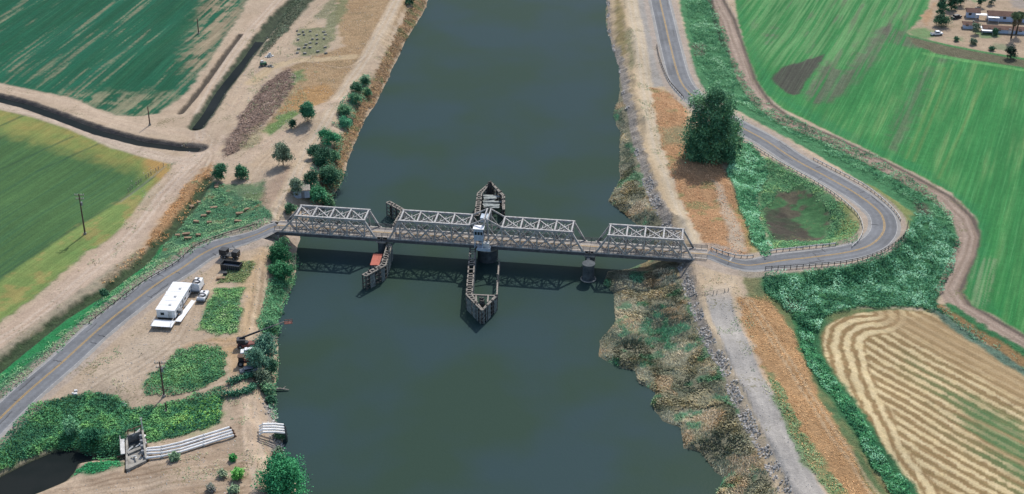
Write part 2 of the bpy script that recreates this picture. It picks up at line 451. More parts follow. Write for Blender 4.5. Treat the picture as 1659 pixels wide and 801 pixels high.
M['orange_paint'] = plain('orange_paint', (0.45, 0.16, 0.06), 0.5)
M['pipe'] = plain('white_pipe', (0.80, 0.79, 0.76), 0.5, c2=(0.62, 0.60, 0.57), scale=0.8)
M['rust'] = plain('rusty_metal', (0.14, 0.08, 0.05), 0.9, c2=(0.07, 0.045, 0.035), scale=2.0)
M['roof_brown'] = plain('brown_roof', C('#8a6a5c'), 0.9, c2=C('#735649'), scale=0.7)
M['wall_blue'] = plain('pale_blue_wall', (.50, .58, .72), 0.8, c2=(.40, .48, .62), scale=0.5)
M['tan_slab'] = plain('tan_slab', C('#b89b7c'), 0.9, c2=C('#8f7660'), scale=1.3)
M['rock'] = plain('grey_rock', C('#9a979b'), 0.9, c2=C('#625f62'), scale=1.5, bump=0.5)
M['pole'] = plain('pole_wood', (0.12, 0.075, 0.06), 0.9, c2=(0.06, 0.04, 0.034), scale=2.0)
M['green_paint'] = plain('green_paint', (0.06, 0.16, 0.09), 0.6)

def water_mat(name, a, b_, scale, rough, rip):
    m, nt, b = new_mat(name); L = nt.links
    geo = nt.nodes.new('ShaderNodeNewGeometry')
    n = noise_node(nt, scale, 3.0, 0.5, geo.outputs['Position'])
    rp = nt.nodes.new('ShaderNodeValToRGB')
    rp.color_ramp.elements[0].position = 0.40; rp.color_ramp.elements[1].position = 0.62
    rp.color_ramp.elements[0].color = (*a, 1); rp.color_ramp.elements[1].color = (*b_, 1)
    L.new(n.outputs['Fac'], rp.inputs[0]); L.new(rp.outputs[0], b.inputs['Base Color'])
    b.inputs['Roughness'].default_value = rough; b.inputs['IOR'].default_value = 1.33; b.inputs['Specular IOR Level'].default_value = 0.015
    n2 = noise_node(nt, 1.3, 4.0, 0.6, geo.outputs['Position'])
    bp = nt.nodes.new('ShaderNodeBump'); bp.inputs['Strength'].default_value = rip; bp.inputs['Distance'].default_value = 0.10
    L.new(n2.outputs['Fac'], bp.inputs['Height']); L.new(bp.outputs[0], b.inputs['Normal'])
    return m
M['river'] = water_mat('river_water', C('#42574c', .88), C('#43585a', .88), 0.03, 0.3, 0.25)
M['ditch_water'] = water_mat('ditch_water', C('#37403f', .5), C('#414746', .5), 0.1, 0.2, 0.15)

# ---------------------------------------------------------------- terrain grid and its colours
STEP = 0.5
gx = np.arange(-245, 245.01, STEP); gy = np.arange(222, 612.01, STEP)
GX, GY = np.meshgrid(gx, gy)                  # rows = y
keep = np.abs(GX) < GY * 0.372 + 22
NXg, NYg = len(gx), len(gy)
idx = np.nonzero(keep.ravel())[0]
X = GX.ravel()[idx]; Y = GY.ravel()[idx]
Z = h_full(X, Y)
COL = np.zeros((len(X), 3)); RID = np.zeros(len(X), np.int8); ROUGHZ = np.zeros(len(X))
N1 = fbm(X / 14, Y / 14, 4, 1); N2 = fbm(X / 3.5, Y / 3.5, 4, 2); N3 = fbm(X / 1.3, Y / 1.3, 3, 5); NE = (fbm(X / 2.6, Y / 2.6, 4, 7) - 0.5)
NB = (fbm(X / 9, Y / 9, 3, 12) - 0.5)
def mixc(mask, c):
    global COL
    c = np.asarray(c)
    COL = COL * (1 - mask[:, None]) + c * mask[:, None]
def grad(c1, c2, t):
    t = np.clip(t, 0, 1)[:, None]
    return np.asarray(c1) * (1 - t) + np.asarray(c2) * t
def area(pts, soft=0.8, rag=1.2, big=0.0):
    d = sdf(X, Y, P2(pts), 14.0) + NE * 2 * rag + NB * 2 * big
    return 1 - sstep(-soft, soft, d)
def band(L, hw, soft=0.6, rag=0.6):
    d, s, z, sd = line_dist(X, Y, L, hw + 8)
    return 1 - sstep(hw - soft, hw + soft, d + NE * 2 * rag), d, s, sd
def aniso(p, q, la, lc, off=0, o=3):
    """noise stretched along the ground direction seen between two photo pixels"""
    a = P(*p); b = P(*q); d = (b - a)[:2]; d /= np.linalg.norm(d)
    u = X * d[0] + Y * d[1]; v = -X * d[1] + Y * d[0]
    return fbm(u / la, v / lc, o, off), u, v
def region(mask, rid): RID[mask > 0.5] = rid

# bare soil everywhere first
COL[:] = grad(C('#b39d84'), C('#cebaa2'), N2 * 0.7 + N1 * 0.6 - 0.15)
mixc(sstep(0.55, 0.75, N1) * 0.35, C('#c0a584'))

# --- west: fields
m = area([(-140,-90),(440,-90),(402,0),(388,25),(350,80),(305,148),(285,163),(255,185),(215,190),(170,182),(120,160),(70,150),(0,137),(-140,118)], 1.0, 1.5)
a1, _, _ = aniso((0,91), (118,7), 22, 1.1, 21); a2, _, _ = aniso((0,91), (118,7), 60, 6, 22); a3, _, _ = aniso((0,91), (118,7), 30, .7, 23)
fc = grad(C('#156645', .74), C('#20785a', .74), a2 * 1.6 - 0.3); mixc(m, fc)
bare = sstep(0.57, 0.74, a1 * 0.55 + a2 * 0.45 + (N3 - .5) * 0.10)
mixc(m * bare * 0.6, grad(C('#8f8c70'), C('#b5a284'), N3))
mixc(m * sstep(.55, .7, a3) * .15, C('#4a7a58'))
m2 = area([(330,0),(410,-30),(405,0),(350,85),(320,120),(300,115),(305,80),(320,40)], 5, 4)
mixc(m * m2 * sstep(0.35, 0.55, a1 * .6 + N2 * .4) * 0.85, grad(C('#a08f73'), C('#b7a287'), N3))
m2 = area([(100,150),(210,150),(300,150),(250,190),(170,185)], 4, 4)
mixc(m * m2 * sstep(0.42, 0.6, a1 * .6 + N2 * .4) * 0.7, C('#a39a7c'))
region(m, 1)

m = area([(-140,165),(0,178),(60,190),(110,208),(170,232),(230,255),(266,262),(276,276),(272,292),(250,322),(225,352),(180,387),(140,408),(90,452),(0,522),(-140,600)], 1.0, 1.2)
b1, _, _ = aniso((0,240), (55,208), 40, 1.2, 31); b2, _, bv = aniso((0,455), (250,285), 50, 5, 32)
mixc(m, grad(C('#42683f'), C('#597d48'), b1 * 0.6 + b2 * 0.8 - .2))
mixc(m * sstep(.55, .7, b1) * .4, C('#2c5c45'))
e = area([(-140,560),(0,455),(120,370),(200,320),(250,285),(290,262),(300,300),(100,480),(-100,640)], 1.2, 1.0)
mixc(m * e, grad(C('#6f9050'), C('#8f9a58'), N2 * .7 + N1 * .4 - .1))
mixc(m * e * sstep(.56, .7, N2) * .5, C('#b09560'))
e = area([(-140,150),(0,170),(110,200),(180,225),(290,255),(290,310),(250,300),(225,280),(150,258),(90,240),(0,215),(-140,205)], 5, 3)
mixc(m * e * 0.85, grad(C('#ab9a58'), C('#829752'), N2 * 1.2 - .1))
e = area([(225,250),(290,255),(285,300),(262,300),(250,285)], 2.5, 2)
mixc(m * e * .9, grad(C('#c2985c'), C('#a88e58'), N2))
for pa, pb in (((0,205),(55,180)), ((0,275),(118,222)), ((60,278),(185,222)), ((-20,462),(250,287))):
    w, _, _, _ = band(PL([pa, pb]), 0.5, .4, .15); mixc(m * w * .55, C('#35583f'))
w, _, _, _ = band(PL([(195,328),(232,300),(268,270)]), 0.35, .3, .1); mixc(w * .6, C('#8a8f80'))
region(m, 2)

# dirt lanes round the ditches
def lane(L, hw, c1, c2, rut=None, rid=None, soft=.7, rag=.5, amt=.85):
    m_, d_, s_, sd_ = band(L, hw, soft, rag)
    n_ = fbm(s_ / 12, d_ * sd_ / 0.7, 3, 41)
    mixc(m_ * amt, grad(c1, c2, n_ * 1.4 - .2))
    if rut is not None:
        for r in (-1.0, 1.0):
            q = 1 - sstep(.25, .7, np.abs(d_ * sd_ - r * 1.0)); mixc(m_ * q * .5, rut)
    if rid: region(m_, rid)
    return m_
LANE_W = PL([(345,228),(300,276),(262,316),(226,366),(172,420),(100,482),(30,534),(-80,600)])
lane(LANE_W, 4.6, C('#b9a18b'), C('#d1bba6'), C('#d6c4b2'), 5)
lane(PL([(-80,118),(0,142),(70,157),(120,170),(170,193),(230,208),(300,215),(345,228)]), 2.7, C('#bda68e'), C('#d3bea6'), None, 5)
lane(PL([(-80,155),(0,172),(60,186),(120,205),(190,235),(270,258),(310,262)]), 2.6, C('#c0aa96'), C('#d5c3af'), None, 5)
lane(PL([(325,225),(322,185),(345,140),(372,95),(410,45),(450,0),(500,-70)]), 3.4, C('#bba38c'), C('#d0bba3'), C('#d3c2b0'), 5)
lane(PL([(335,240),(362,190),(390,140),(428,95),(470,55),(530,0),(570,-50)]), 2.4, C('#b9a28a'), C('#cbb69d'), None, 5)

# rough ground between the ditch and the west bank
m = area([(545,-90),(690,-90),(665,0),(640,40),(610,80),(580,115),(555,140),(510,190),(470,215),(430,215),(440,190),(480,130),(460,112),(500,95),(560,75),(545,40)], 1.5, 2)
mixc(m * .9, grad(C('#a98a64'), C('#c0a47e'), N2 * 1.1 - .05)); region(m, 7)
mixc(m * sstep(.55, .7, N2) * .5, C('#8e7855'))
m = area([(468,110),(482,126),(452,176),(424,205),(388,245),(362,257),(365,230),(395,180),(425,140)], 1.2, 1.8)
mixc(m, grad(C('#7d6a5e'), C('#9a8474'), N3 * .8 + N2 * .5 - .2)); ROUGHZ += m * .5; region(m, 8)
for pts, c1, c2, k in (
    ([(430,212),(448,192),(478,178),(492,188),(470,205),(440,220)], '#5d8a4c', '#7d9a5c', .9),
    ([(470,118),(494,112),(492,130),(474,138)], '#5b8452', '#76935d', .8),
    ([(480,150),(525,135),(545,150),(520,170),(485,180),(455,180)], '#b08a5a', '#c59b68', .8),
    ([(484,45),(528,45),(540,10),(570,-10),(550,40),(530,88),(486,92),(476,70)], '#6f8059', '#8b9068', .75),
    ([(505,30),(545,-10),(560,-10),(530,30)], '#6f8059', '#8b9068', .6),
    ([(395,310),(425,312),(432,330),(405,345),(388,330)], '#b9885a', '#c79a6a', .9),
    ([(400,215),(422,200),(425,235),(400,245),(385,240)], '#8a9364', '#a89a70', .5),
    ([(355,300),(420,295),(440,330),(400,365),(330,385),(300,385),(290,370),(330,330)], '#4c7a58', '#6a8f62', .85)):
    m = area(pts, 1.2, 2.2, 1.0); mixc(m * k, grad(C(c1), C(c2), N2 * 1.2 - .1)); ROUGHZ += m * .25; region(m, 8)
m = area([(415,330),(445,290),(478,262),(490,275),(470,310),(455,335),(440,360),(425,360)], 1.5, 1.5)
mixc(m * .8, grad(C('#9a8270'), C('#b59d86'), N3)); 
TRACK_W = PL([(662,-60),(643,0),(620,45),(596,90),(572,125),(547,163),(531,192),(503,238),(478,288),(460,330),(447,358)])
lane(TRACK_W, 2.7, C('#bfa98d'), C('#d2bea4'), C('#cfc1ae'), 5)
lane(PL([(545,165),(510,178),(470,205),(430,235),(390,262),(340,258)]), 2.6, C('#bea68f'), C('#cdb8a1'), None, 5)
lane(PL([(572,92),(520,97),(480,98),(440,110),(405,135)]), 2.0, C('#c0a883'), C('#d0ba98'), None, 5)
# west river margin
m = area([(693,-60),(693,0),(686,20),(656,67),(643,98),(633,115),(619,148),(609,169),(592,192),(577,229),(562,260),(558,290),(535,324),(520,330),(505,320),(520,280),(555,215),(580,165),(610,115),(630,75),(650,40),(668,0)], .8, 1.5)
mixc(m * .9, grad(C('#7f6a52'), C('#b2926c'), N3 * .9 + N2 * .6 - .35)); ROUGHZ += m * .5; region(m, 9)
mixc(m * sstep(.54, .66, N2) * .7, C('#63784e'))

# roadside strip between the west ditch and the highway
m = area([(-140,640),(0,585),(100,508),(170,462),(235,412),(275,370),(305,335),(340,288),(360,300),(420,330),(440,345),(440,372),(395,380),(350,392),(318,406),(288,428),(240,455),(160,520),(96,575),(40,622),(0,655),(-140,760)], 1.0, 1.3)
mixc(m, grad(C('#44765a'), C('#6c9166'), N2 * .9 + N3 * .4 - .2)); ROUGHZ += m * .2; region(m, 8)
mixc(m * sstep(.60, .72, N2) * .6, C('#ab8a63'))
m = area([(300,300),(345,262),(345,290),(325,310),(300,350),(262,385),(240,400),(222,425),(180,455),(160,462),(200,425),(232,398),(262,352)], 1.2, 1.8)
mixc(m * .9, grad(C('#b0865c'), C('#c79f72'), N2)); ROUGHZ += m * .3; region(m, 7)
m = area([(232,398),(222,425),(180,458),(140,482),(60,540),(0,588),(-40,600),(40,535),(120,478),(190,428)], 1.2, 1.5)
mixc(m * .75, grad(C('#8a8a72'), C('#a99c88'), N3)); ROUGHZ += m * .3
wd, d_, s_, sd_ = band(D_ROAD, 2.0, .8, .8); mixc(wd, grad(C('#3d4b38'), C('#566b48'), N3)); region(wd, 11)
al = area([(262,392),(240,425),(200,456),(172,477),(140,494),(105,520),(55,560),(0,605),(-60,640),(-60,650),(0,622),(60,578),(115,535),(170,490),(225,448),(262,405)], .5, .5)
mixc(al, grad(C('#2c8a4e'), C('#3a985c'), N2)); RID[al > .5] = 11
# weedy ditch in the north
wd, d_, s_, sd_ = band(D_WEED, 2.9, .8, .9); mixc(wd, grad(C('#3c4438'), C('#5b6850'), N3 * 1.2 - .1)); region(wd, 11)
e = area([(430,70),(470,0),(520,-60),(560,-60),(510,0),(470,45),(440,75),(415,95)], 1.2, 1.5); mixc(e * .9, grad(C('#414c3c'), C('#66735a'), N3)); ROUGHZ += e * .4; region(e, 8)
wd, d_, s_, sd_ = band(D_SMALL, 1.1, .5, .5); mixc(wd * .9, C('#4b463f')); region(wd, 11)
wd, d_, s_, sd_ = band(D_MAIN, 3.0, .7, .8); mixc(wd, grad(C('#43434a'), C('#6d675f'), N3)); region(wd, 11)

# yard south of the highway
m = area([(380,440),(430,400),(440,420),(425,520),(415,540),(392,560),(395,600),(380,610),(350,560),(385,540),(395,480)], 1.5, 1.5)
mixc(m * .8, grad(C('#bd9f7a'), C('#d0b48e'), N2))
m = area([(300,560),(350,548),(395,550),(412,600),(395,615),(375,570),(345,555),(300,570)], 1.5, 1.5); mixc(m * .7, C('#bd9a72'))
m = area([(110,635),(150,610),(200,560),(250,540),(280,560),(240,610),(200,640),(150,632)], 4, 3); mixc(m * .4, C('#cabaa6'))
GREEN_PATCHES = [
 ([(236,642),(232,630),(245,607),(288,568),(320,560),(352,560),(369,578),(367,608),(335,628),(280,643)], '#3b6f4d', '#6d9352'),
 ([(322,535),(335,495),(350,468),(395,468),(390,500),(383,538),(350,546)], '#4a7a52', '#739a5a'),
 ([(352,460),(368,440),(390,424),(412,424),(410,445),(392,458)], '#647b50', '#8c8d5e'),
 ([(-60,745),(0,720),(20,690),(55,655),(110,641),(150,634),(190,645),(215,662),(262,655),(320,640),(360,628),(364,650),(358,688),(300,706),(240,718),(235,702),(205,700),(195,735),(150,732),(112,720),(80,726),(40,742),(0,758),(-60,785)], '#33644a', '#5b8d50'),
 ([(437,455),(476,452),(470,470),(456,498),(450,545),(424,540),(416,520),(428,482)], '#4a7a55', '#6c9a6c'),
 ([(128,752),(190,738),(196,755),(150,768),(112,768)], '#2f7a4c', '#3f8a58')]
for pts, c1, c2 in GREEN_PATCHES:
    m = area(pts, .8, 1.6); mixc(m, grad(C(c1), C(c2), N2 * 1.1 - .05)); ROUGHZ += m * .25; region(m, 8)
m = area([(262,700),(300,660),(350,640),(362,650),(350,690),(300,705)], 3, 3); mixc(m * .6, grad(C('#5c9048'), C('#86a854'), N2))
m = area([(236,625),(330,632),(400,612),(412,625),(365,640),(280,652),(225,665)], 1, 1); mixc(m * .6, C('#b5a189'))
# bare slope at the bottom left, ploughed lines
m = area([(40,810),(120,778),(200,762),(240,745),(380,708),(372,650),(415,640),(430,690),(432,760),(430,880),(0,880)], 1.5, 1.5)
q1, _, _ = aniso((200,790), (380,760), 25, .75, 51); q2_, _, _ = aniso((250,700), (380,760), 30, 3, 52)
mixc(m, grad(C('#9a836c'), C('#cab49b'), q1 * 1.6 + (q2_ - .5) * .8 - .3))
lane(PL([(402,640),(412,700),(418,760),(420,850)]), 2.6, C('#bda48b'), C('#cfb9a0'), C('#c9b8a4'), 5)
m = area([(440,655),(450,690),(455,700),(460,730),(468,760),(440,745),(432,700),(430,660)], .8, 1.2); mixc(m * .7, grad(C('#8f8a86'), C('#b5ada5'), N3))
for trk in ([(432,402),(428,470),(414,535),(385,556),(300,566)], [(424,425),(413,500),(396,550),(330,556),(262,590),(170,638)], [(398,556),(384,580),(380,612),(300,642)], [(420,440),(410,520),(400,600)],
            [(350,420),(330,450),(310,500),(285,550),(220,600)], [(300,560),(240,575),(190,600),(150,625)], [(290,555),(250,600),(225,640)], [(345,228),(330,260),(290,300)], [(300,232),(345,235),(395,225),(440,190)], [(330,215),(360,230),(420,215)], [(315,228),(340,250),(330,280)],
            [(405,640),(395,700),(410,780)], [(240,780),(320,765),(400,745)], [(180,795),(280,778),(390,765)], [(230,800),(330,785),(400,780)], [(440,395),(435,430),(428,480)], [(400,300),(440,250),(500,215)], [(500,100),(560,110),(600,85)], [(1140,455),(1170,500),(1190,560)], [(1180,455),(1172,510),(1200,580)]):
    L_ = PL(trk); L_ = catmull(L_, 1.0); d_, s_, z_, sd_ = line_dist(X, Y, L_, 4)
    o_ = d_ * sd_ + (fbm(s_ / 14, s_ * 0, 2, 143) - .5) * 1.2; q_ = np.maximum(1 - sstep(.12, .5, np.abs(o_ - .85)), 1 - sstep(.12, .5, np.abs(o_ + .85))) * (d_ < 3)
    mixc(q_ * .32 * sstep(.3, .55, fbm(s_ / 8, d_ * 0, 2, 144)), C('#94806a')); mixc((1 - sstep(.2, .6, np.abs(o_))) * (d_ < 3) * .18, C('#dccbb6'))
pd = sdf(X, Y, POND, 8.0); m = 1 - sstep(-.6, .3, pd); mixc(m, grad(C('#3f3f36'), C('#4c5a40'), N3)); region(m, 11)

# --- east bank
m = area([(983,-90),(1070,-90),(1075,0),(1100,130),(1120,160),(1140,260),(1180,300),(1215,400),(1145,425),(1100,400),(1060,320),(1030,240),(1015,180),(1005,120),(990,60)], 1, 1)
mixc(m * .9, grad(C('#bfa988'), C('#cfb896'), N2))
m = area([(996,0),(1006,0),(1012,40),(1016,80),(1005,110),(998,60)], 1, 1.6); mixc(m * .8, grad(C('#858055'), C('#a8905e'), N2))
m = area([(1013,50),(1025,45),(1032,100),(1022,115)], 1, 1.2); mixc(m * .6, C('#878a62'))
m = area([(1024,-60),(1060,-60),(1066,0),(1078,62),(1082,110),(1085,140),(1052,142),(1042,100),(1030,30)], .9, .8)
mixc(m, grad(C('#a09a92'), C('#b5afa6'), N2)); region(m, 6)
lane(PL([(1014,-60),(1022,0),(1034,60),(1044,130),(1054,190),(1068,250),(1092,310),(1118,370),(1134,398)]), 2.6, C('#c6b396'), C('#d6c4a8'), C('#cfc2ae'), 5)
m = area([(1054,143),(1088,150),(1112,178),(1120,235),(1170,268),(1188,300),(1205,350),(1225,398),(1214,414),(1165,420),(1142,402),(1112,345),(1088,285),(1068,215),(1058,170)], .9, 1.5)
mixc(m, grad(C('#b08660'), C('#c9a077'), N2 * .7 + N3 * .6 - .15)); region(m, 7); ROUGHZ += m * .12
mixc(m * sstep(.6, .74, fbm(X / 5, Y / 5, 3, 61)) * .6, C('#7d8c5c'))
m = area([(1068,208),(1118,205),(1120,235),(1078,235)], 2, 2); mixc(m * .5, C('#7d9370'))
m = area([(1155,292),(1168,300),(1185,340),(1205,380),(1212,408),(1185,415),(1178,370),(1165,330)], .9, 1.2)
mixc(m * .95, grad(C('#b09c84'), C('#bfb09c'), N2)); RID[m > .5] = 5
m = area([(1195,340),(1212,330),(1245,405),(1235,422),(1215,415)], 1.2, 1.5); mixc(m * .8, grad(C('#7d9150'), C('#b08f5c'), N2 * 1.3 - .15))
# rock slope
d_, s_, z_, side_ = line_dist(X, Y, RIPRAP, 30.0)
m = (1 - sstep(1.8, 3.2, d_ + NE * 3)) * (side_ > 0) * (X > 10) * (1 - sstep(-2, 6, (Y - 505)))
mixc(m * .9, grad(C('#8f8880'), C('#b8b0a6'), N3 * 1.3 - .15)); region(m, 9); ROUGHZ += m * .3
m = (1 - sstep(.6, 1.6, d_ + NE * 2)) * (X > 10) * sstep(-2, 6, (Y - 440)); mixc(m * .5, grad(C('#978f88'), C('#b5aca2'), N3)); region(m, 9)
# reed shelf
rs = (side_ < 0) & (X > 10) & (d_ < 60) & (sdf(X, Y, RIVER, 12) > -1)
m = rs.astype(float)
nr = fbm(X / 7, Y / 7, 4, 71)
mixc(m, grad(C('#7a7c66'), C('#a39a80'), N3 * .7 + nr * .9 - .3)); region(m, 9); ROUGHZ += m * .12
mixc(m * sstep(.58, .68, fbm(X / 4.5, Y / 4.5, 3, 72)) * .7, C('#4f8260'))
mixc(m * sstep(.60, .70, fbm(X / 6, Y / 6, 3, 73)) * .7, C('#a8906e'))
# pale landing and the gravel road going south
m = area([(1133,436),(1160,440),(1195,444),(1204,490),(1196,530),(1160,540),(1135,500),(1128,470)], .9, 1.3)
mixc(m * .95, grad(C('#c2ab8d'), C('#d6c2a6'), N2)); RID[m > .5] = 5
m = area([(1135,500),(1190,490),(1205,545),(1240,620),(1290,730),(1360,880),(1275,880),(1245,765),(1205,672),(1162,580)], .8, 1)
mixc(m * .95, grad(C('#bfab90'), C('#d4c2a5'), N2)); RID[m > .5] = 5
GRAVEL_S = PL([(1160,455),(1166,490),(1178,528),(1198,570),(1232,640),(1268,712),(1312,800),(1352,875)])
m_, dd, ss, sg = band(GRAVEL_S, 3.3, .35, .3); m_ = m_ * sstep(0, 12, ss)
gn = fbm(ss / 20, dd * sg / .6, 3, 81)
mixc(m_, grad(C('#a39e98'), C('#bfb9b0'), gn * 1.3 - .15)); region(m_, 6)
m = area([(1240,470),(1320,500),(1400,500),(1540,505),(1560,520),(1345,530),(1345,600),(1420,735),(1520,880),(1440,880),(1370,760),(1310,650),(1280,570),(1250,510)], 1.5, 1.5)
mixc(m, grad(C('#4a7a52'), C('#8a8a5c'), N2 * 1.3 - .2)); region(m, 8); ROUGHZ += m * .15
# dry slope east of it
m = area([(1196,485),(1240,478),(1268,512),(1296,560),(1325,640),(1385,740),(1470,880),(1395,880),(1335,790),(1283,700),(1245,620),(1212,545)], .8, 1.3)
d1, _, _ = aniso((1240,560), (1380,790), 9, .9, 91)
mixc(m, grad(C('#b0885e'), C('#cba478'), d1 * .8 + N3 * .5 - .15)); region(m, 7); ROUGHZ += m * .12
w, dd, ss, sg = band(PL([(1215,490),(1250,545),(1300,625),(1350,705),(1425,810),(1470,880)]), 1.3, .4, .3)
mixc(w * .7 * (1 - (dd < .5)), C('#cdb491'))
m = area([(1235,595),(1255,610),(1285,660),(1300,700),(1330,740),(1380,810),(1420,880),(1385,880),(1345,805),(1300,745),(1270,690)], .6, 2.0)
mixc(m * .8, grad(C('#6d8a5c'), C('#87976a'), N2)); ROUGHZ += m * .3; region(m, 8)
m = area([(1195,440),(1240,440),(1262,470),(1268,505),(1245,490),(1212,480)], .9, 1.5)
mixc(m * .85, grad(C('#55794c'), C('#8f8a5c'), N2 * 1.2 - .1)); region(m, 8)

# --- east: greenery round the highway bend
GE = [
 ([(1183,232),(1214,232),(1240,262),(1246,290),(1228,320),(1235,368),(1252,402),(1240,424),(1216,392),(1196,332),(1178,285)], '#4a8a5c', '#7ab083'),
 ([(1240,255),(1290,280),(1340,310),(1375,340),(1390,365),(1388,392),(1350,398),(1300,402),(1252,404),(1235,370),(1228,320),(1244,285)], '#4a8558', '#7aa070'),
 ([(1098,-60),(1160,-60),(1160,0),(1180,40),(1196,95),(1225,150),(1262,180),(1340,220),(1420,255),(1500,305),(1545,345),(1560,390),(1550,430),(1530,470),(1520,490),(1560,530),(1535,522),(1490,500),(1400,498),(1340,512),(1325,540),(1300,530),(1272,500),(1235,470),(1236,444),(1300,440),(1380,430),(1440,408),(1472,370),(1462,350),(1410,305),(1330,255),(1240,205),(1190,178),(1140,150),(1125,120),(1112,60),(1100,0)], '#38754c', '#5f9a68')]
for pts, c1, c2 in GE:
    m = area(pts, .8, 1.2); mixc(m, grad(C(c1), C(c2), N2 * .9 + N3 * .4 - .2)); ROUGHZ += m * .25; region(m, 8)
m = area([(1238,340),(1262,312),(1300,302),(1335,328),(1346,362),(1335,388),(1300,396),(1255,388),(1240,365)], .8, 1.5, .6)
mixc(m, grad(C('#4d4a40'), C('#6a6553'), N3)); RID[m > .5] = 0
mixc(m * sstep(.42, .54, fbm(X / 6, Y / 5, 4, 95)) * .85, grad(C('#35653f'), C('#4f8a54'), N3))
e = area([(1238,345),(1262,340),(1300,368),(1318,385),(1285,393),(1250,386)], 1.2, 2); mixc(m * e * .8, grad(C('#3d3a35'), C('#504a40'), N3))
m = area([(1385,340),(1398,365),(1392,398),(1372,400),(1345,398),(1360,370),(1372,350),(1350,318),(1362,322)], 1.2, 1.5); mixc(m * .75, grad(C('#7f9a56'), C('#a8a068'), N2))
m = area([(1405,298),(1450,325),(1480,345),(1470,370),(1460,352),(1420,315)], 1.2, 1.5); mixc(m * .7, grad(C('#94a05c'), C('#ab9160'), N2))
for pts in ([(1120,70),(1140,70),(1145,88),(1128,92)], [(1478,320),(1505,335),(1512,352),(1490,348)], [(1270,478),(1305,490),(1300,510),(1278,505)]):
    m = area(pts, 1, 1.5); mixc(m * .8, grad(C('#5e544c'), C('#75685c'), N3))
# white-edged pale shoulder strips of the highway
for L in (RE, RW):
    m_, dd, ss, sg = band(L, ROAD_HALF + 1.5, .5, .5); mixc(m_ * .8, grad(C('#a9998a'), C('#c0b2a4'), N3))
# farm track east
TRACK_E = PL([(1140,-60),(1160,0),(1177,32),(1194,84),(1209,128),(1236,170),(1274,198),(1340,225),(1408,258),(1475,293),(1526,322),(1560,355),(1571,384),(1565,412),(1550,442),(1537,470),(1553,496),(1593,520),(1627,540),(1700,582)])
m_, dd, ss, sg = band(TRACK_E, 3.3, .5, .5)
off = dd * sg
mixc(m_, grad(C('#8f7c6c'), C('#ac9888'), fbm(ss / 15, off / .6, 3, 101) * 1.4 - .2)); region(m_, 5)
for r in (-1.0, .9):
    q = 1 - sstep(.2, .65, np.abs(off - r)); mixc(m_ * q * .55, C('#bba898'))
q = 1 - sstep(.3, 1.1, np.abs(off - 3.0)); mixc(q * .85, grad(C('#4f4741'), C('#6b6158'), N3))
q = 1 - sstep(.1, .4, np.abs(off - 4.1)); mixc(q * .5, C('#96918a'))

# --- east: green field
FIELD_E = [(1176,-90),(1720,-90),(1720,590),(1655,540),(1610,512),(1575,495),(1560,475),(1572,440),(1586,405),(1590,378),(1578,348),(1540,312),(1480,280),(1400,240),(1330,207),(1270,178),(1240,152),(1222,120),(1208,80),(1195,30)]
m = area(FIELD_E, .6, .6)
r1, _, rv = aniso((1473,256), (1536,101), 45, .9, 111); r2, _, _ = aniso((1473,256), (1536,101), 70, 5.0, 112); r3, _, _ = aniso((1473,256), (1536,101), 18, 2.2, 113)
fine = 0.5 + 0.5 * np.sin(rv * 2 * math.pi / 1.6)
r4 = r3
mixc(m, grad(C('#27783f'), C('#489650'), r1 * .35 + r2 * .4 + r4 * .35 + fine * .16 - .14)); region(m, 3)
up = 1 - sstep(420, 520, -Y + 900)   # stronger pale stripes further away
mixc(m * sstep(.48, .74, r1 * .35 + r2 * .3 + r4 * .35) * .38, grad(C('#7aa866'), C('#86a870'), N3))
mixc(m * sstep(.60, .72, r2 * .4 + r1 * .3 + r4 * .3) * .18, C('#94a468'))
e = area([(1200,-60),(1530,-60),(1510,0),(1470,70),(1380,110),(1250,110),(1215,80)], 8, 3)
mixc(m * e * sstep(.42, .6, r1) * .45, C('#7fa870'))
mixc(m * e * sstep(.56, .68, r3 * .6 + r2 * .4) * .6, C('#6e7560'))
e = area([(1248,128),(1262,112),(1300,100),(1336,88),(1330,100),(1295,152),(1285,156),(1262,142)], .8, 1.0); mixc(m * e * .95, grad(C('#474340'), C('#5c5a50'), r1))
for pts, k in (([(1300,150),(1340,100),(1370,120),(1420,50),(1445,40),(1430,80),(1400,130),(1350,165),(1320,170)], .75), ([(1240,60),(1262,40),(1255,60),(1242,72)], .7), ([(1450,190),(1500,110),(1515,110),(1480,190),(1455,250),(1440,240)], .55), ([(1440,40),(1480,62),(1510,80),(1460,75),(1430,65)], .7), ([(1520,90),(1550,95),(1540,102),(1520,100)], .6)):
    e = area(pts, 2.2, 2.5); mixc(m * e * k * sstep(.30, .55, r1 * .7 + r3 * .3), grad(C('#5b5852'), C('#767062'), N3))
e = area([(1195,0),(1225,90),(1260,150),(1330,190),(1480,265),(1590,340),(1600,400),(1580,470),(1620,510),(1570,480),(1590,380),(1500,285),(1330,205),(1240,150)], 2.5, 2); mixc(m * e * .55, C('#2f8450'))
for a, b in (((1468,258),(1530,110)), ((1480,262),(1545,105)), ((1520,290),(1600,120))):
    w, _, _, _ = band(PL([a, b]), .5, .4, .2); mixc(m * w * .18, C('#a8a468'))
e = area([(1585,415),(1620,420),(1610,470),(1590,500),(1570,490)], 1.5, 2); mixc(m * e * .5 * sstep(.45, .6, r1), C('#9aa682'))
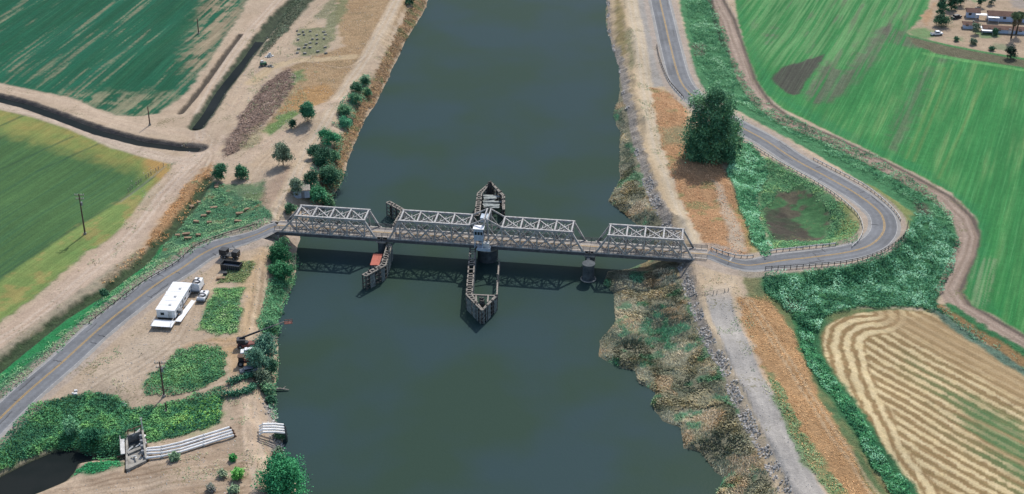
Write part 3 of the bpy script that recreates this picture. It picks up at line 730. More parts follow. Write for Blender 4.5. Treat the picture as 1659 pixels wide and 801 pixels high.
# farm yard
FARM = [(1520,-60),(1700,-60),(1700,102),(1640,92),(1590,84),(1540,74),(1500,66),(1474,60),(1472,50),(1490,32),(1505,10)]
m = area(FARM, .8, 1.0); mixc(m, grad(C('#a8937c'), C('#c4ae94'), N2)); region(m, 10)
for pts, c, k in (([(1472,48),(1500,45),(1520,56),(1500,64),(1476,60)], '#5f8f56', .8), ([(1578,52),(1620,50),(1620,60),(1590,62)], '#6b9060', .8), ([(1490,30),(1515,5),(1512,30),(1500,42)], '#b5906c', .8), ([(1560,-5),(1590,2),(1580,5)], '#6b9060', .7), ([(1538,62),(1560,60),(1560,68)], '#6b8a60', .6), ([(1612,70),(1630,72),(1640,84),(1610,80)], '#6f8a66', .6), ([(1630,-40),(1700,-40),(1700,20),(1640,12)], '#a49a90', .9)):
    e = area(pts, 1.2, 1.5); mixc(m * e * k, C(c))
m = area([(1468,56),(1500,66),(1540,76),(1600,87),(1700,104),(1700,118),(1620,104),(1560,96),(1520,88),(1480,72)], .8, 1.0)
mixc(m, grad(C('#66674f'), C('#7d7660'), N2)); region(m, 8)
e, _, _, _ = band(PL([(1470,58),(1540,75),(1600,86),(1700,103)]), 1.0, .5, .5); mixc(e * .8, C('#4a8a52'))
e, _, _, _ = band(PL([(1500,88),(1560,98),(1620,107),(1700,122)]), 1.4, .7, .8); mixc(e * .8, C('#66a860'))

# --- east: mown hay field with windrows
HAY = [(1330,545),(1345,522),(1390,508),(1450,504),(1492,504),(1532,514),(1572,546),(1660,605),(1740,655),(1740,900),(1500,900),(1440,801),(1400,740),(1360,660),(1335,592)]
m = area(HAY, .6, .8)
mixc(m, grad(C('#927650'), C('#ab8f66'), N2 * .8 + N3 * .4 - .1)); region(m, 4)
edge = PL([(1410,508),(1370,513),(1342,530),(1336,560),(1345,600),(1365,650),(1400,725),(1440,790),(1500,890)])
de, se, _, sde = line_dist(X, Y, edge, 80)
h1, hu, hv = aniso((1408,582), (1610,693), 30, 2.2, 121)
wob = (fbm(hu / 25, hv / 40, 2, 122) - .5) * .8 + (N2 - .5) * .25
sp = 2.9
ph = np.abs(((hv + wob) / sp) % 1.0 - .5) * sp
rowm = 1 - sstep(.42, .85, ph + (N3 - .5) * 1.0 + (fbm(hu / 3, hv / 1.5, 3, 127) - .5) * .8)
phe = np.abs(((de + (N2 - .5) * 1.2 - 1.0) / sp) % 1.0 - .5) * sp
rowe = 1 - sstep(.55, 1.05, phe + (N3 - .5) * 1.1)
near_e = 1 - sstep(9.0, 10.0, de + NB * 3)
rows = rowm * (1 - near_e) + rowe * near_e
top = area([(1420,505),(1540,512),(1680,610),(1700,680),(1600,620),(1500,560),(1440,530)], 4, 2)
rows = rows * (1 - .55 * top)
gr = area([(1545,645),(1600,655),(1740,735),(1740,850),(1650,785),(1580,715)], 4, 2.5)
gr2 = area([(1470,575),(1560,630),(1640,685),(1740,735),(1740,880),(1640,800),(1560,720),(1500,650)], 6, 3)
mixc(m * gr2 * sstep(.42, .58, h1) * (1 - rows * .5) * .7, C('#5d7a4c'))
mixc(m * gr * .75 * sstep(.25, .5, h1), grad(C('#3f7a4c'), C('#5b8a55'), N2))
mixc(m * (1 - rows) * sstep(.9, 1.4, ph) * .35, C('#7d7a4f'))
mixc(m * rows * (1 - gr * .75), grad(C('#d6bf8f'), C('#ebd8ae'), N3))
mixc(m * top * .45, grad(C('#a98c66'), C('#c9b08a'), fbm(hu / 8, hv / .5, 3, 125)))
ROUGHZ += m * rows * .14 * (1 - gr * .7)
# weeds between hay field and farm track
m = area([(1500,503),(1535,512),(1575,545),(1660,603),(1740,648),(1740,600),(1640,560),(1590,530),(1552,508),(1525,492)], .8, 1.2)
mixc(m, grad(C('#9a7c55'), C('#a8895f'), N2)); region(m, 7)
for L, c1, c2, hw in ((PL([(1300,515),(1306,535),(1317,580),(1350,628),(1388,684),(1422,740),(1460,792),(1520,880)]), '#2f6645', '#4f8a58', 3.0),
                   (PL([(1515,505),(1555,535),(1610,572),(1720,640)]), '#5d7a68', '#78907c', 1.5), (PL([(1535,495),(1575,522),(1640,560),(1730,612)]), '#2f6a45', '#4a8a55', 1.3)):
    w, _, _, _ = band(L, hw, .6, 1.0); mixc(w, grad(C(c1), C(c2), N2)); ROUGHZ += w * .4; region(w, 8)
w, _, _, _ = band(D_NORTH, .8, .4, .4); mixc(w * .8, C('#3c4238'))

# roughness of plants and rocks is real relief
Z = Z + ROUGHZ * ((fbm(X / 1.1, Y / 1.1, 3, 131) - .35) * 1.6) + 0.10 * (N3 - .5)
for L in (RW, RE):
    d_, _, z_, _ = line_dist(X, Y, L, 12)
    Z = np.where(d_ < ROAD_HALF + .6, np.minimum(Z, z_ - .08), Z)

full = -np.ones(NXg * NYg, np.int64); full[idx] = np.arange(len(idx))
full = full.reshape(NYg, NXg)
q = np.stack([full[:-1, :-1], full[:-1, 1:], full[1:, 1:], full[1:, :-1]], -1).reshape(-1, 4)
q = q[(q >= 0).all(1)]
# leave out the river bed far below the surface
q = q[(Z[q] > -1.6).any(1)]
qr = RID[q[:, 0]]
VV = np.stack([X, Y, Z], 1)
RNAMES = {0: ('ground', 'ground'), 1: ('field', 'crop_a'), 2: ('field', 'crop_b'), 3: ('field', 'crop_c'), 4: ('hay_field', 'stubble'), 5: ('dirt_road', 'ground'), 6: ('gravel_road', 'ground'),
          7: ('dry_grass', 'rough'), 8: ('grassland', 'rough'), 9: ('riverbank', 'rough'), 10: ('farmyard', 'ground'), 11: ('ditch', 'rough')}
for r, (nm, mt) in RNAMES.items():
    f = q[qr == r]
    if not len(f): continue
    u, inv = np.unique(f, return_inverse=True)
    structure(nm, np_mesh(nm, VV[u], inv.reshape(-1, 4), COL[u], True), M[mt])
# land beyond, out to the horizon
def sheet(name, pts, z, m):
    mb = MB(); mb.poly([(p[0], p[1], z) for p in pts]); o = mb.build(name, m); o['kind'] = 'structure'; return o
M['far_land'] = plain('far_farmland', C('#5d7a52'), 0.95, c2=C('#a8937a'), scale=0.006, amt=(.4, .6))
sheet('ground', [(-4000, -1500), (4000, -1500), (4000, 6000), (-4000, 6000)], -2.6, M['far_land'])

# water surfaces
W2 = 2.0
wx, wy = np.meshgrid(np.arange(-140, 140.1, W2), np.arange(140, 760.1, W2))
rv2 = np.vstack([RIVER[:len(LEFT_BANK)], RIVER[len(LEFT_BANK):]])
ws = sdf(wx.ravel(), wy.ravel(), rv2, 30.0)
ii = np.arange(wx.size).reshape(wx.shape)
wq = np.stack([ii[:-1, :-1], ii[:-1, 1:], ii[1:, 1:], ii[1:, :-1]], -1).reshape(-1, 4)
wq = wq[(ws[wq] < 7).all(1)]
u, inv = np.unique(wq, return_inverse=True)
structure('river', np_mesh('river', np.stack([wx.ravel()[u], wy.ravel()[u], np.zeros(len(u))], 1), inv.reshape(-1, 4)), M['river'])
sheet('pond', POND + (POND - POND.mean(0)) * .04, -0.4, M['ditch_water'])
def strip_sheet(name, L, hw, z_off, m):
    mb = MB(); n = len(L)
    for i in range(n - 1):
        a = L[i]; b = L[i + 1]
        d0 = L[min(i + 1, n - 1)] - L[max(i - 1, 0)]; d1 = L[min(i + 2, n - 1)] - L[i]
        n0 = np.array([-d0[1], d0[0]]) / np.hypot(*d0[:2]); n1 = np.array([-d1[1], d1[0]]) / np.hypot(*d1[:2])
        mb.poly([(a[0] - n0[0] * hw, a[1] - n0[1] * hw, a[2] + z_off), (b[0] - n1[0] * hw, b[1] - n1[1] * hw, b[2] + z_off), (b[0] + n1[0] * hw, b[1] + n1[1] * hw, b[2] + z_off), (a[0] + n0[0] * hw, a[1] + n0[1] * hw, a[2] + z_off)])
    o = mb.build(name, m); o['kind'] = 'structure'; return o
strip_sheet('ditch_water', catmull(D_MAIN, 2.0), 2.2, -0.95, M['ditch_water'])
strip_sheet('ditch_water', catmull(D_WEED[:5], 2.0), 1.6, -1.1, M['ditch_water'])

# ---------------------------------------------------------------- highway (drive surface, lines)
def road(L, name, bridge_end):
    L = catmull(L, 2.0); n = len(L)
    offs = np.array([-ROAD_HALF, -4.2, -3.75, -3.3, -2.5, -1.7, -.9, -.3, .3, .9, 1.7, 2.5, 3.3, 3.75, 4.2, ROAD_HALF])
    d = np.gradient(L[:, :2], axis=0); d /= np.linalg.norm(d, axis=1)[:, None]
    nrm = np.stack([-d[:, 1], d[:, 0]], 1)
    V = np.zeros((n, len(offs), 3))
    ds = np.linalg.norm(L[:, :2] - L[bridge_end, :2], axis=1)
    wd = (0.56 + 0.44 * sstep(2.0, 22.0, ds))
    V[:, :, :2] = L[:, None, :2] + nrm[:, None, :] * (offs[None, :] * wd[:, None])[:, :, None]
    V[:, :, 2] = L[:, None, 2] - 0.015 * np.abs(offs)[None, :]
    V[:, 0, 2] -= .1; V[:, -1, 2] -= .1
    s = np.arange(n)[:, None] * 2.0
    nz = fbm(s / 9 + np.zeros((n, len(offs))), offs[None, :] / 1.2 + np.zeros((n, len(offs))), 3, 141)
    a = np.abs(offs)
    wheel = np.exp(-((a - .9) / .5) ** 2) + np.exp(-((a - 2.5) / .5) ** 2)
    pt = fbm(s / 23 + np.zeros((n, len(offs))), np.sign(offs)[None, :] * 3 + np.zeros((n, len(offs))), 2, 145)
    c = C('#898b8e')[None, None, :] * (1 + .5 * (nz[..., None] - .5)) * (1 - .16 * wheel[None, :, None]) * (1 - .16 * (pt > .60)[..., None])
    sh = np.where(a > 3.7, 1.0, 0.0)[None, :, None]
    c = c * (1 - sh) + C('#a5a29d') * sh * (1 + .3 * (nz[..., None] - .5))
    k = len(offs); ii = np.arange(n * k).reshape(n, k)
    F = np.stack([ii[:-1, :-1], ii[1:, :-1], ii[1:, 1:], ii[:-1, 1:]], -1).reshape(-1, 4)[:, ::-1]
    structure(name, np_mesh(name, V.reshape(-1, 3), F, c.reshape(-1, 3), True), M['asphalt'])
    def line(o, w, mat, zz):
        mb = MB()
        for i in range(n - 1):
            p = [(i, o - w), (i + 1, o - w), (i + 1, o + w), (i, o + w)]
            mb.poly([(L[j, 0] + nrm[j, 0] * q_ * wd[j], L[j, 1] + nrm[j, 1] * q_ * wd[j], L[j, 2] - .015 * abs(q_) + zz) for j, q_ in p])
        x = mb.build('road_line', mat); x['kind'] = 'structure'
    line(.17, .10, M['yellow'], .018); line(-.17, .10, M['yellow'], .018)
    line(3.5, .09, M['white_paint'], .018); line(-3.5, .09, M['white_paint'], .018)
road(RW, 'road', -1); road(RE, 'road', 0)
M['tar'] = plain('tar_seam', (0.06, 0.06, 0.062), 0.8)
mb = MB()
for L_, n_ in ((RW, 26), (RE, 34)):
    for k in range(n_):
        i = random.randrange(4, len(L_) - 6); d_ = (L_[i + 1] - L_[i])[:2]; d_ /= np.linalg.norm(d_); nn = np.array([-d_[1], d_[0]])
        o = random.uniform(-3.3, 3.3); across = random.random() < .5; ln = random.uniform(1.5, 3.0) if across else random.uniform(3, 9); p_ = None
        for j in range(7):
            t = ln * j / 6; a_, b_ = (t, o + random.uniform(-.15, .15)) if not across else (random.uniform(-.2, .2), max(-3.6, min(3.6, o - ln / 2 + t)))
            q_ = L_[i][:2] + d_ * a_ + nn * b_; dd_, ss_, zz_, _ = line_dist(np.array([q_[0]]), np.array([q_[1]]), L_); c_ = np.array([q_[0], q_[1], zz_[0] + .014])
            if p_ is not None:
                e_ = c_ - p_; w_ = np.array([-e_[1], e_[0], 0]) / (np.hypot(e_[0], e_[1]) + 1e-6) * .07
                mb.poly([p_ - w_, c_ - w_, c_ + w_, p_ + w_])
            p_ = c_
mb.build('tar_seam', M['tar'])['kind'] = 'structure'
_i = 4; _d = (RE[_i + 1] - RE[_i])[:2]; _d /= np.linalg.norm(_d); _n = np.array([-_d[1], _d[0]]); mb = MB()
mb.poly([(RE[_i][0] + _n[0] * a + _d[0] * b, RE[_i][1] + _n[1] * a + _d[1] * b, RE[_i][2] + .02) for a, b in ((.3, -.25), (2.3, -.25), (2.3, .25), (.3, .25))]); mb.build('road_line', M['white_paint'])['kind'] = 'structure'

# ---------------------------------------------------------------- the bridge
ZD = 6.0
def deck_y(px): return 366 + 0.0673 * (px - 464)
BA = PZ(464, deck_y(464), ZD)[:2]; BB = PZ(1148, deck_y(1148), ZD)[:2]
BU = (BB - BA) / np.linalg.norm(BB - BA)
BV = np.array([BU[1], -BU[0]])                       # across, towards the south (near) side
def U(px):
    """distance along the bridge of the deck spot seen at photo column px"""
    return float(np.dot(PZ(px, deck_y(px), ZD)[:2] - BA, BU))
def B(u, v, z): return (BA[0] + BU[0] * u + BV[0] * v, BA[1] + BU[1] * u + BV[1] * v, z)
HW = 3.05
RZ = math.atan2(BU[1], BU[0])

def deck_parts(root, u0, u1):
    mb = MB(); mb.quad_box([B(u0, HW - .35, ZD - .25), B(u1, HW - .35, ZD - .25), B(u1, -HW + .35, ZD - .25), B(u0, -HW + .35, ZD - .25), B(u0, HW - .35, ZD), B(u1, HW - .35, ZD), B(u1, -HW + .35, ZD), B(u0, -HW + .35, ZD)])
    dk = mb.build('deck', M['deck'], root)
    mb = MB()
    for o in (-.16, .16): mb.poly([B(u0, o + .09, ZD + .012), B(u1, o + .09, ZD + .012), B(u1, o - .09, ZD + .012), B(u0, o - .09, ZD + .012)])
    mb.build('centre_line', M['yellow'], dk)
    mb = MB(); n = max(2, int((u1 - u0) / 2.4))
    for i in range(n + 1):
        uu = u0 + .2 + (u1 - u0 - .4) * i / n
        mb.beam(B(uu, -HW - .1, ZD - .62), B(uu, HW + .1, ZD - .62), .28, .7)
    for v in (-2.0, -.7, .7, 2.0): mb.beam(B(u0 + .05, v, ZD - .42), B(u1 - .05, v, ZD - .42), .22, .33)
    mb.build('floor_beam', M['steel_dark'], root)
    for sgn in (-1, 1):
        mb = MB(); mb.beam(B(u0 + .04, sgn * (HW + .28), ZD - .75), B(u1 - .04, sgn * (HW + .28), ZD - .75), .16, .75); mb.build('edge_girder', M['steel_dark'], root)
    for sgn in (-1, 1):
        mb = MB()
        for k, zz in enumerate((.45, .8, 1.15)): mb.beam(B(u0, sgn * (HW - .42), ZD + zz), B(u1, sgn * (HW - .42), ZD + zz), .07, .14)
        nn = max(2, int((u1 - u0) / 1.5))
        for i in range(nn + 1):
            uu = u0 + .05 + (u1 - u0 - .1) * i / nn
            mb.beam(B(uu, sgn * (HW - .34), ZD + .003), B(uu, sgn * (HW - .34), ZD + 1.2), .08)
        mb.build('railing', M['steel_dark'], root)

def truss(root, nodes, h, sgn, tower=None):
    """nodes: foot, top nodes..., foot (distances along the bridge)"""
    v = sgn * HW; zb, zt = ZD - .35, ZD + h
    top = nodes[1:-1]
    def tz(i): return zt
    mb = MB(); mb.beam(B(nodes[0], v, zb), B(nodes[-1], v, zb), .34, .52)
    for u in nodes: mb.box(B(u, v, zb), (.95, .37, .72), RZ)
    tr = mb.build('truss', M['steel'], root)
    segs = [(a, b) for a, b in zip(top[:-1], top[1:]) if not (tower and a < tower[0] < b + .01 or tower and a + .01 < tower[0] <= b)]
    # top chord in one piece per run
    runs = []
    for a, b in segs:
        if runs and abs(runs[-1][1] - a) < 1e-6: runs[-1][1] = b
        else: runs.append([a, b])
    for a, b in runs:
        mb = MB(); mb.beam(B(a - .2, v, zt), B(b + .2, v, zt), .52, .54)
        for u in top:
            if a - .1 <= u <= b + .1: mb.box(B(u, v, zt - .08), (.9, .46, .62), RZ)
        mb.build('top_chord', M['steel'], tr)
    for a, b in ((nodes[0], top[0]), (nodes[-1], top[-1])):
        mb = MB(); mb.beam(B(a, v, zb), B(b, v, zt), .48, .50); mb.build('end_post', M['steel'], tr)
    for u in top:
        mb = MB(); mb.beam(B(u, v, zb + .26), B(u, v, zt - .27), .32, .40); mb.build('vertical_post', M['steel'], tr)
    n = len(top)
    for i in range(n - 1):
        if tower and (top[i] < tower[0] - .01 and top[i + 1] > tower[0] + .01): continue
        a, b = top[i], top[i + 1]
        mid = (nodes[0] + nodes[-1]) / 2
        left = (a + b) / 2 < mid
        pair = ((a, zt - .2), (b, zb + .2)) if (i % 2 == 0) == left else ((a, zb + .2), (b, zt - .2))
        mb = MB(); mb.beam(B(pair[0][0], v, pair[0][1]), B(pair[1][0], v, pair[1][1]), .30, .42); mb.build('diagonal_brace', M['steel'], tr)
        mb = MB(); q0, q1 = (pair[0][0], pair[1][1]), (pair[1][0], pair[0][1])
        mb.beam(B(q0[0], v + .13 * sgn, q0[1]), B(q1[0], v + .13 * sgn, q1[1]), .10, .22); mb.build('counter_rod', M['steel'], tr)
    # sway bar half way up
    mb = MB(); mb.beam(B(top[0], v - .14 * sgn, ZD + h * .52), B(top[-1], v - .2 * sgn, ZD + h * .52), .10, .26)
    for a, b in zip(top[:-1], top[1:]):
        if tower and a < tower[0] < b: continue
        k = (a + b) / 2; mb.beam(B(k, v - .2 * sgn, zb + .3), B(k, v - .2 * sgn, ZD + h * .52), .12, .16)
        mb.beam(B(a, v - .2 * sgn, ZD + h * .52), B(k, v - .2 * sgn, zt - .3), .12, .16); mb.beam(B(b, v - .2 * sgn, ZD + h * .52), B(k, v - .2 * sgn, zt - .3), .12, .16)
    mb.build('side_rail', M['steel'], tr)
    return tr
def laterals(root, top, h, skip=None):
    zt = ZD + h
    for u in top:
        mb = MB(); mb.beam(B(u, -HW + .2, zt + .02), B(u, HW - .2, zt + .02), .40, .40)
        mb.beam(B(u, -HW + .2, zt - .75), B(u, HW - .2, zt - .75), .12, .16)
        for s_ in (-1, 1):
            mb.beam(B(u, s_ * (HW - .15), zt - 1.5), B(u, s_ * (HW - 1.4), zt - .7), .14)
            mb.beam(B(u, s_ * .05, zt - .7), B(u, s_ * 1.4, zt - .1), .1)
        mb.build('sway_frame', M['steel'], root)
    for a, b in zip(top[:-1], top[1:]):
        if skip and a < skip < b: continue
        mb = MB()
        mb.beam(B(a + .1, -HW + .3, zt - .12), B(b - .1, HW - .3, zt - .12), .26, .16)
        mb.beam(B(a + .1, HW - .3, zt - .28), B(b - .1, -HW + .3, zt - .30), .26, .16)
        n_ = 4
        for k in range(1, n_):
            uu = a + (b - a) * k / n_
            mb.beam(B(uu, -HW + .25, zt - .5), B(uu, HW - .25, zt - .5), .14, .12)
        mb.build('lateral_brace', M['steel'], root)

def span(name, feet, tops, h, label, group, u0, u1):
    nodes = [U(feet[0])] + [U(x) for x in tops] + [U(feet[1])]
    root = thing(name, B((u0 + u1) / 2, 0, ZD - 1), label, 'bridge span', group)
    deck_parts(root, u0, u1)
    for s_ in (1, -1): truss(root, nodes, h, s_)
    laterals(root, nodes[1:-1], h)
    return root
GB = 'steel truss spans of the river bridge'
span('truss_span', (460, 612), (486, 512, 540, 567, 595), 4.9, 'fixed grey steel truss span at the west bank, beside the dirt track and shed', GB, U(449), U(622))
span('truss_span', (966, 1124), (987, 1015, 1044, 1074, 1104), 5.3, 'fixed grey steel truss span at the east end, over the reeds', GB, U(957), U(1146))
# swing span
sw = thing('swing_span', B(U(790), 0, ZD - 1), 'long grey steel swing span turning on the middle pier, with pale blue control cabin', 'bridge span', GB)
deck_parts(sw, U(622) + .06, U(957) - .06)
ltop = [U(x) for x in (652, 680, 708, 735, 763)]; rtop = [U(x) for x in (816, 845, 872, 900, 927)]
ct = U(790); hs = 5.5
nodes = [U(634)] + ltop + [ct] + rtop + [U(947)]
for s_ in (1, -1):
    tr = truss(sw, [U(634)] + ltop + rtop + [U(947)], hs, s_, tower=(ct,))
    v = s_ * HW; pk = ZD + hs + 2.3
    for du in (-.75, .75):
        mb = MB(); mb.beam(B(ct + du, v, ZD - .1), B(ct + du * .6, v, pk), .42, .40); mb.build('tower_post', M['steel'], tr)
    mb = MB()
    for a, b in ((ltop[-1], ct - .45), (rtop[0], ct + .45)):
        mb.beam(B(a, v, ZD + hs), B(b, v, pk - .1), .26, .34)
    mb.build('inclined_chord', M['steel'], tr)
    mb = MB()
    for a, b in ((ltop[-1], ct - .7), (rtop[0], ct + .7)):
        mb.beam(B(a, v, ZD + hs - .3), B(b, v, ZD), .24, .3); mb.beam(B(a, v, ZD), B(b, v, ZD + hs - .1), .18, .24)
    mb.build('diagonal_brace', M['steel'], tr)
laterals(sw, ltop, hs); laterals(sw, rtop, hs)
mb = MB()
for du in (-.5, .5):
    mb.beam(B(ct + du, -HW, ZD + hs + 2.15), B(ct + du, HW, ZD + hs + 2.15), .3, .35)
mb.beam(B(ct - .5, -HW + .2, ZD + hs + .6), B(ct - .5, HW - .2, ZD + hs + 2.0), .16); mb.beam(B(ct - .5, HW - .2, ZD + hs + .6), B(ct - .5, -HW + .2, ZD + hs + 2.0), .16)
mb.beam(B(ct - .5, -HW + .2, ZD + hs + .5), B(ct - .5, HW - .2, ZD + hs + .5), .3, .4)
mb.build('portal_frame', M['steel'], sw)
# drive gear round the pivot
mb = MB(); mb.tube([B(ct, 0, ZD - 2.0), B(ct, 0, ZD - 1.25)], 3.1, 28); mb.tube([B(ct, 0, ZD - 1.25), B(ct, 0, ZD - 1.0)], 2.4, 24)
mb.build('turntable', M['steel_dark'], sw)
# control cabin hung on the near side of the tower
cu = U(780); cab = MB(); cab.box(B(cu, HW + 1.15, ZD + 3.9), (2.5, 1.9, 3.4), RZ); cb = cab.build('control_cabin', M['bluewhite'], sw, .05)
mb = MB(); mb.box(B(cu, HW + 1.15, ZD + 5.72), (2.9, 2.3, .22), RZ); mb.build('roof', M['white'], cb)
for du in (-.7, .1, .85):
    mb = MB(); mb.box(B(cu + du, HW + 2.11, ZD + 4.4), (.6, .05, .95), RZ); mb.build('window', M['glass'], cb)
mb = MB(); mb.box(B(cu + 1.26, HW + 1.15, ZD + 4.3), (.05, 1.1, 1.0), RZ); mb.build('window', M['glass'], cb)
mb = MB(); mb.box(B(cu - 1.26, HW + 1.15, ZD + 3.5), (.05, .8, 2.0), RZ); mb.build('door', M['grey_paint'], cb)
mb = MB()
for du in (-1.05, 1.05):
    for dv in (.5, 1.9): mb.beam(B(cu + du, HW + dv, ZD - .2), B(cu + du, HW + dv, ZD + 2.2), .16)
mb.beam(B(cu - 1.05, HW + 1.95, ZD), B(cu + 1.05, HW + 1.95, ZD + 2.1), .1)
mb.build('cabin_legs', M['bluewhite'], sw)
mb = MB(); mb.box(B(U(788), HW + 1.5, ZD - .25), (3.6, 2.6, .2), RZ); pf = mb.build('platform', M['bluewhite'], sw)
mb = MB(); mb.box(B(U(790), HW + 2.82, ZD - .05), (3.4, .05, .9), RZ); mb.build('kick_board', M['bluewhite'], pf)
mb = MB(); mb.box(B(U(792), HW + 1.2, ZD + .62), (1.6, 1.2, 1.5), RZ); mb.build('machinery_cabinet', M['white_old'], pf, .04)
mb = MB(); mb.box(B(U(785), -1.0, ZD + hs + .45), (2.2, 2.8, 1.3), RZ); mb.build('machinery_house', M['bluewhite'], sw, .04)

# piers and abutments
def pier_wall(px, wid, length, label, zt=ZD - 1.0, group='concrete piers of the river bridge', vc=0):
    u = U(px); root = thing('bridge_pier', B(u, vc, 0), label, 'bridge pier', group)
    mb = MB(); pts = []
    for k in range(9):
        a = -math.pi / 2 + math.pi * k / 8; pts.append(B(u + math.sin(a) * wid / 2, vc + length / 2 + math.cos(a) * wid / 2, 0))
    for k in range(9):
        a = math.pi / 2 + math.pi * k / 8; pts.append(B(u + math.sin(a) * wid / 2, vc - length / 2 + math.cos(a) * wid / 2, 0))
    mb.prism(pts, -2.4, zt - .5); mb.build('shaft', M['concrete_dark'], root)
    mb = MB(); mb.box(B(u, vc, zt - .25), (wid + .5, length + wid + .4, .5), RZ); mb.build('cap', M['concrete'], root, .06)
    return root
pier_wall(621, 2.2, 4.6, 'concrete pier between the west truss span and the swing span')
r = pier_wall(957, 2.4, 4.4, 'concrete pier between the swing span and the east truss span')
u = U(955); c = PZ(953, 453, 0)
mb = MB(); mb.tube([(c[0], c[1], -2.4), (c[0], c[1], .35)], [1.75, 1.75], 24); mb.tube([(c[0], c[1], .35), (c[0], c[1], 4.6)], [1.6, 1.5], 24); cyl_ = mb.build('shaft', M['concrete_dark'], r)
mb = MB(); mb.torus((c[0], c[1], .22), 1.95, .18, 28, 8); mb.build('ring', M['concrete'], cyl_)
mb = MB(); mb.tube([(c[0], c[1], 4.6), (c[0], c[1], 4.95)], [1.75, 1.75], 24); mb.build('cap', M['concrete_dark'], cyl_)
mb = MB(); e_ = B(u, 3.0, 4.3); mb.beam(e_, (c[0], c[1] + 1.2, 4.3), .9, .8); mb.build('tie_beam', M['concrete_dark'], r)
root = thing('bridge_pier', B(ct, 0, 0), 'round concrete pivot pier under the middle of the swing span', 'bridge pier', 'concrete piers of the river bridge')
mb = MB(); mb.tube([B(ct, 0, -2.4), B(ct, 0, 3.6)], [2.9, 2.8], 36); mb.build('drum', M['concrete_dark'], root)
mb = MB(); mb.tube([B(ct, 0, 3.6), B(ct, 0, 3.98)], 3.0, 36); mb.build('cap', M['concrete'], root)
for px, lb in ((452, 'pale concrete abutment under the west end of the bridge'), (1141, 'grey concrete abutment under the east end of the bridge')):
    u = U(px); sg = -1 if px < 700 else 1
    root = thing('bridge_abutment', B(u, 0, 2), lb, 'bridge abutment')
    mb = MB(); mb.box(B(u, 0, 2.3), (2.0, 7.6, 5.2), RZ); mb.build('wall', M['concrete'], root, .05)
    for s_ in (-1, 1):
        mb = MB(); mb.box(B(u + sg * 2.2, s_ * 3.6, 2.6), (4.6, .5, 5.0), RZ); mb.build('wing_wall', M['concrete'], root)

# ---------------------------------------------------------------- timber fenders round the piers
def fender(path_px, label, zt=4.2, wids=None, gap=.35):
    pts = [PZ(x, y, zt) for x, y in path_px]
    root = thing('timber_fender', (pts[0][0], pts[0][1], 0), label, 'timber fender', 'timber fenders guarding the bridge piers')
    wid = 1.25
    rails = ([], [])
    n = len(pts)
    for i, p in enumerate(pts):
        d0 = pts[min(i + 1, n - 1)] - pts[max(i - 1, 0)]; nn = np.array([-d0[1], d0[0], 0]) / np.hypot(d0[0], d0[1])
        wid = wids[i] if wids else 1.25
        rails[0].append(p + nn * wid / 2); rails[1].append(p - nn * wid / 2)
    for rl in rails:
        mb = MB()
        for a, b in zip(rl[:-1], rl[1:]): mb.beam(a, b, .32, .34)
        mb.build('walkway_rail', M['timber'], root)
    for zz, m_ in ((2.9, 'timber_dark'), (1.6, 'timber_dark'), (.5, 'timber_dark')):
        mb = MB()
        for rl in rails:
            for a, b in zip(rl[:-1], rl[1:]): mb.beam((a[0], a[1], zz), (b[0], b[1], zz), .18, .22)
        mb.build('wale_beam', M[m_], root)
    mbb = MB()
    for i in range(n - 1):
        for rl in rails:
            a, b = rl[i], rl[i + 1]; ln = np.hypot(*(b - a)[:2]); k = max(2, int(ln / .45))
            for j in range(k):
                if random.random() < gap: continue
                t = (j + .5) / k; q_ = a + (b - a) * t
                dr = (b - a) / ln; nn = np.array([-dr[1], dr[0]])
                s_ = 1 if rl is rails[0] else -1
                mbb.box((q_[0] + nn[0] * .16 * s_, q_[1] + nn[1] * .16 * s_, 1.75 + random.uniform(-.15, .15)), (.26, .09, 4.1), math.atan2(dr[1], dr[0]))
    if mbb.v: mbb.build('sheathing_boards', M['boards'], root)
    cnt = 0
    for i in range(n - 1):
        a0, b0 = rails[0][i], rails[0][i + 1]; a1, b1 = rails[1][i], rails[1][i + 1]
        ln = np.hypot(*(pts[i + 1] - pts[i])[:2]); k = max(2, int(ln / 1.15))
        for j in range(k + 1):
            if i and j == 0: continue
            t = j / k; p_ = a0 + (b0 - a0) * t; q_ = a1 + (b1 - a1) * t
            if random.random() < .06: continue
            mb = MB(); mb.beam(p_ + np.array([0, 0, .12]), q_ + np.array([0, 0, .12]), .30, .2); mb.build('cross_tie', M['timber'], root)
            if j % 2 == 0:
                mb = MB()
                for e in (p_, q_): mb.cyl((e[0], e[1], -2.0), (e[0], e[1], zt + .1 + random.uniform(0, .5)), .19, 8)
                mb.build('pile', M['timber_dark'], root)
    return root
fender([(631,397),(621,430),(590,447)], 'bent timber fender on the near side of the west pier, beside the red roof')
fender([(629,328),(654,342),(640,366)], 'short bent timber fender sticking out beyond the far side of the bridge')
fC = fender([(766,402),(760,478),(781,503),(804,480)], 'long timber fender with pointed nose in front of the middle pier', wids=(1.5, 1.4, .45, .4), gap=.5)
fD = fender([(773,350),(777,314),(795,296),(816,318),(816,340)], 'pointed timber fender behind the middle pier, enclosing a wrecked platform', wids=(1.3, 1.2, .45, .5, .4), gap=1.0)
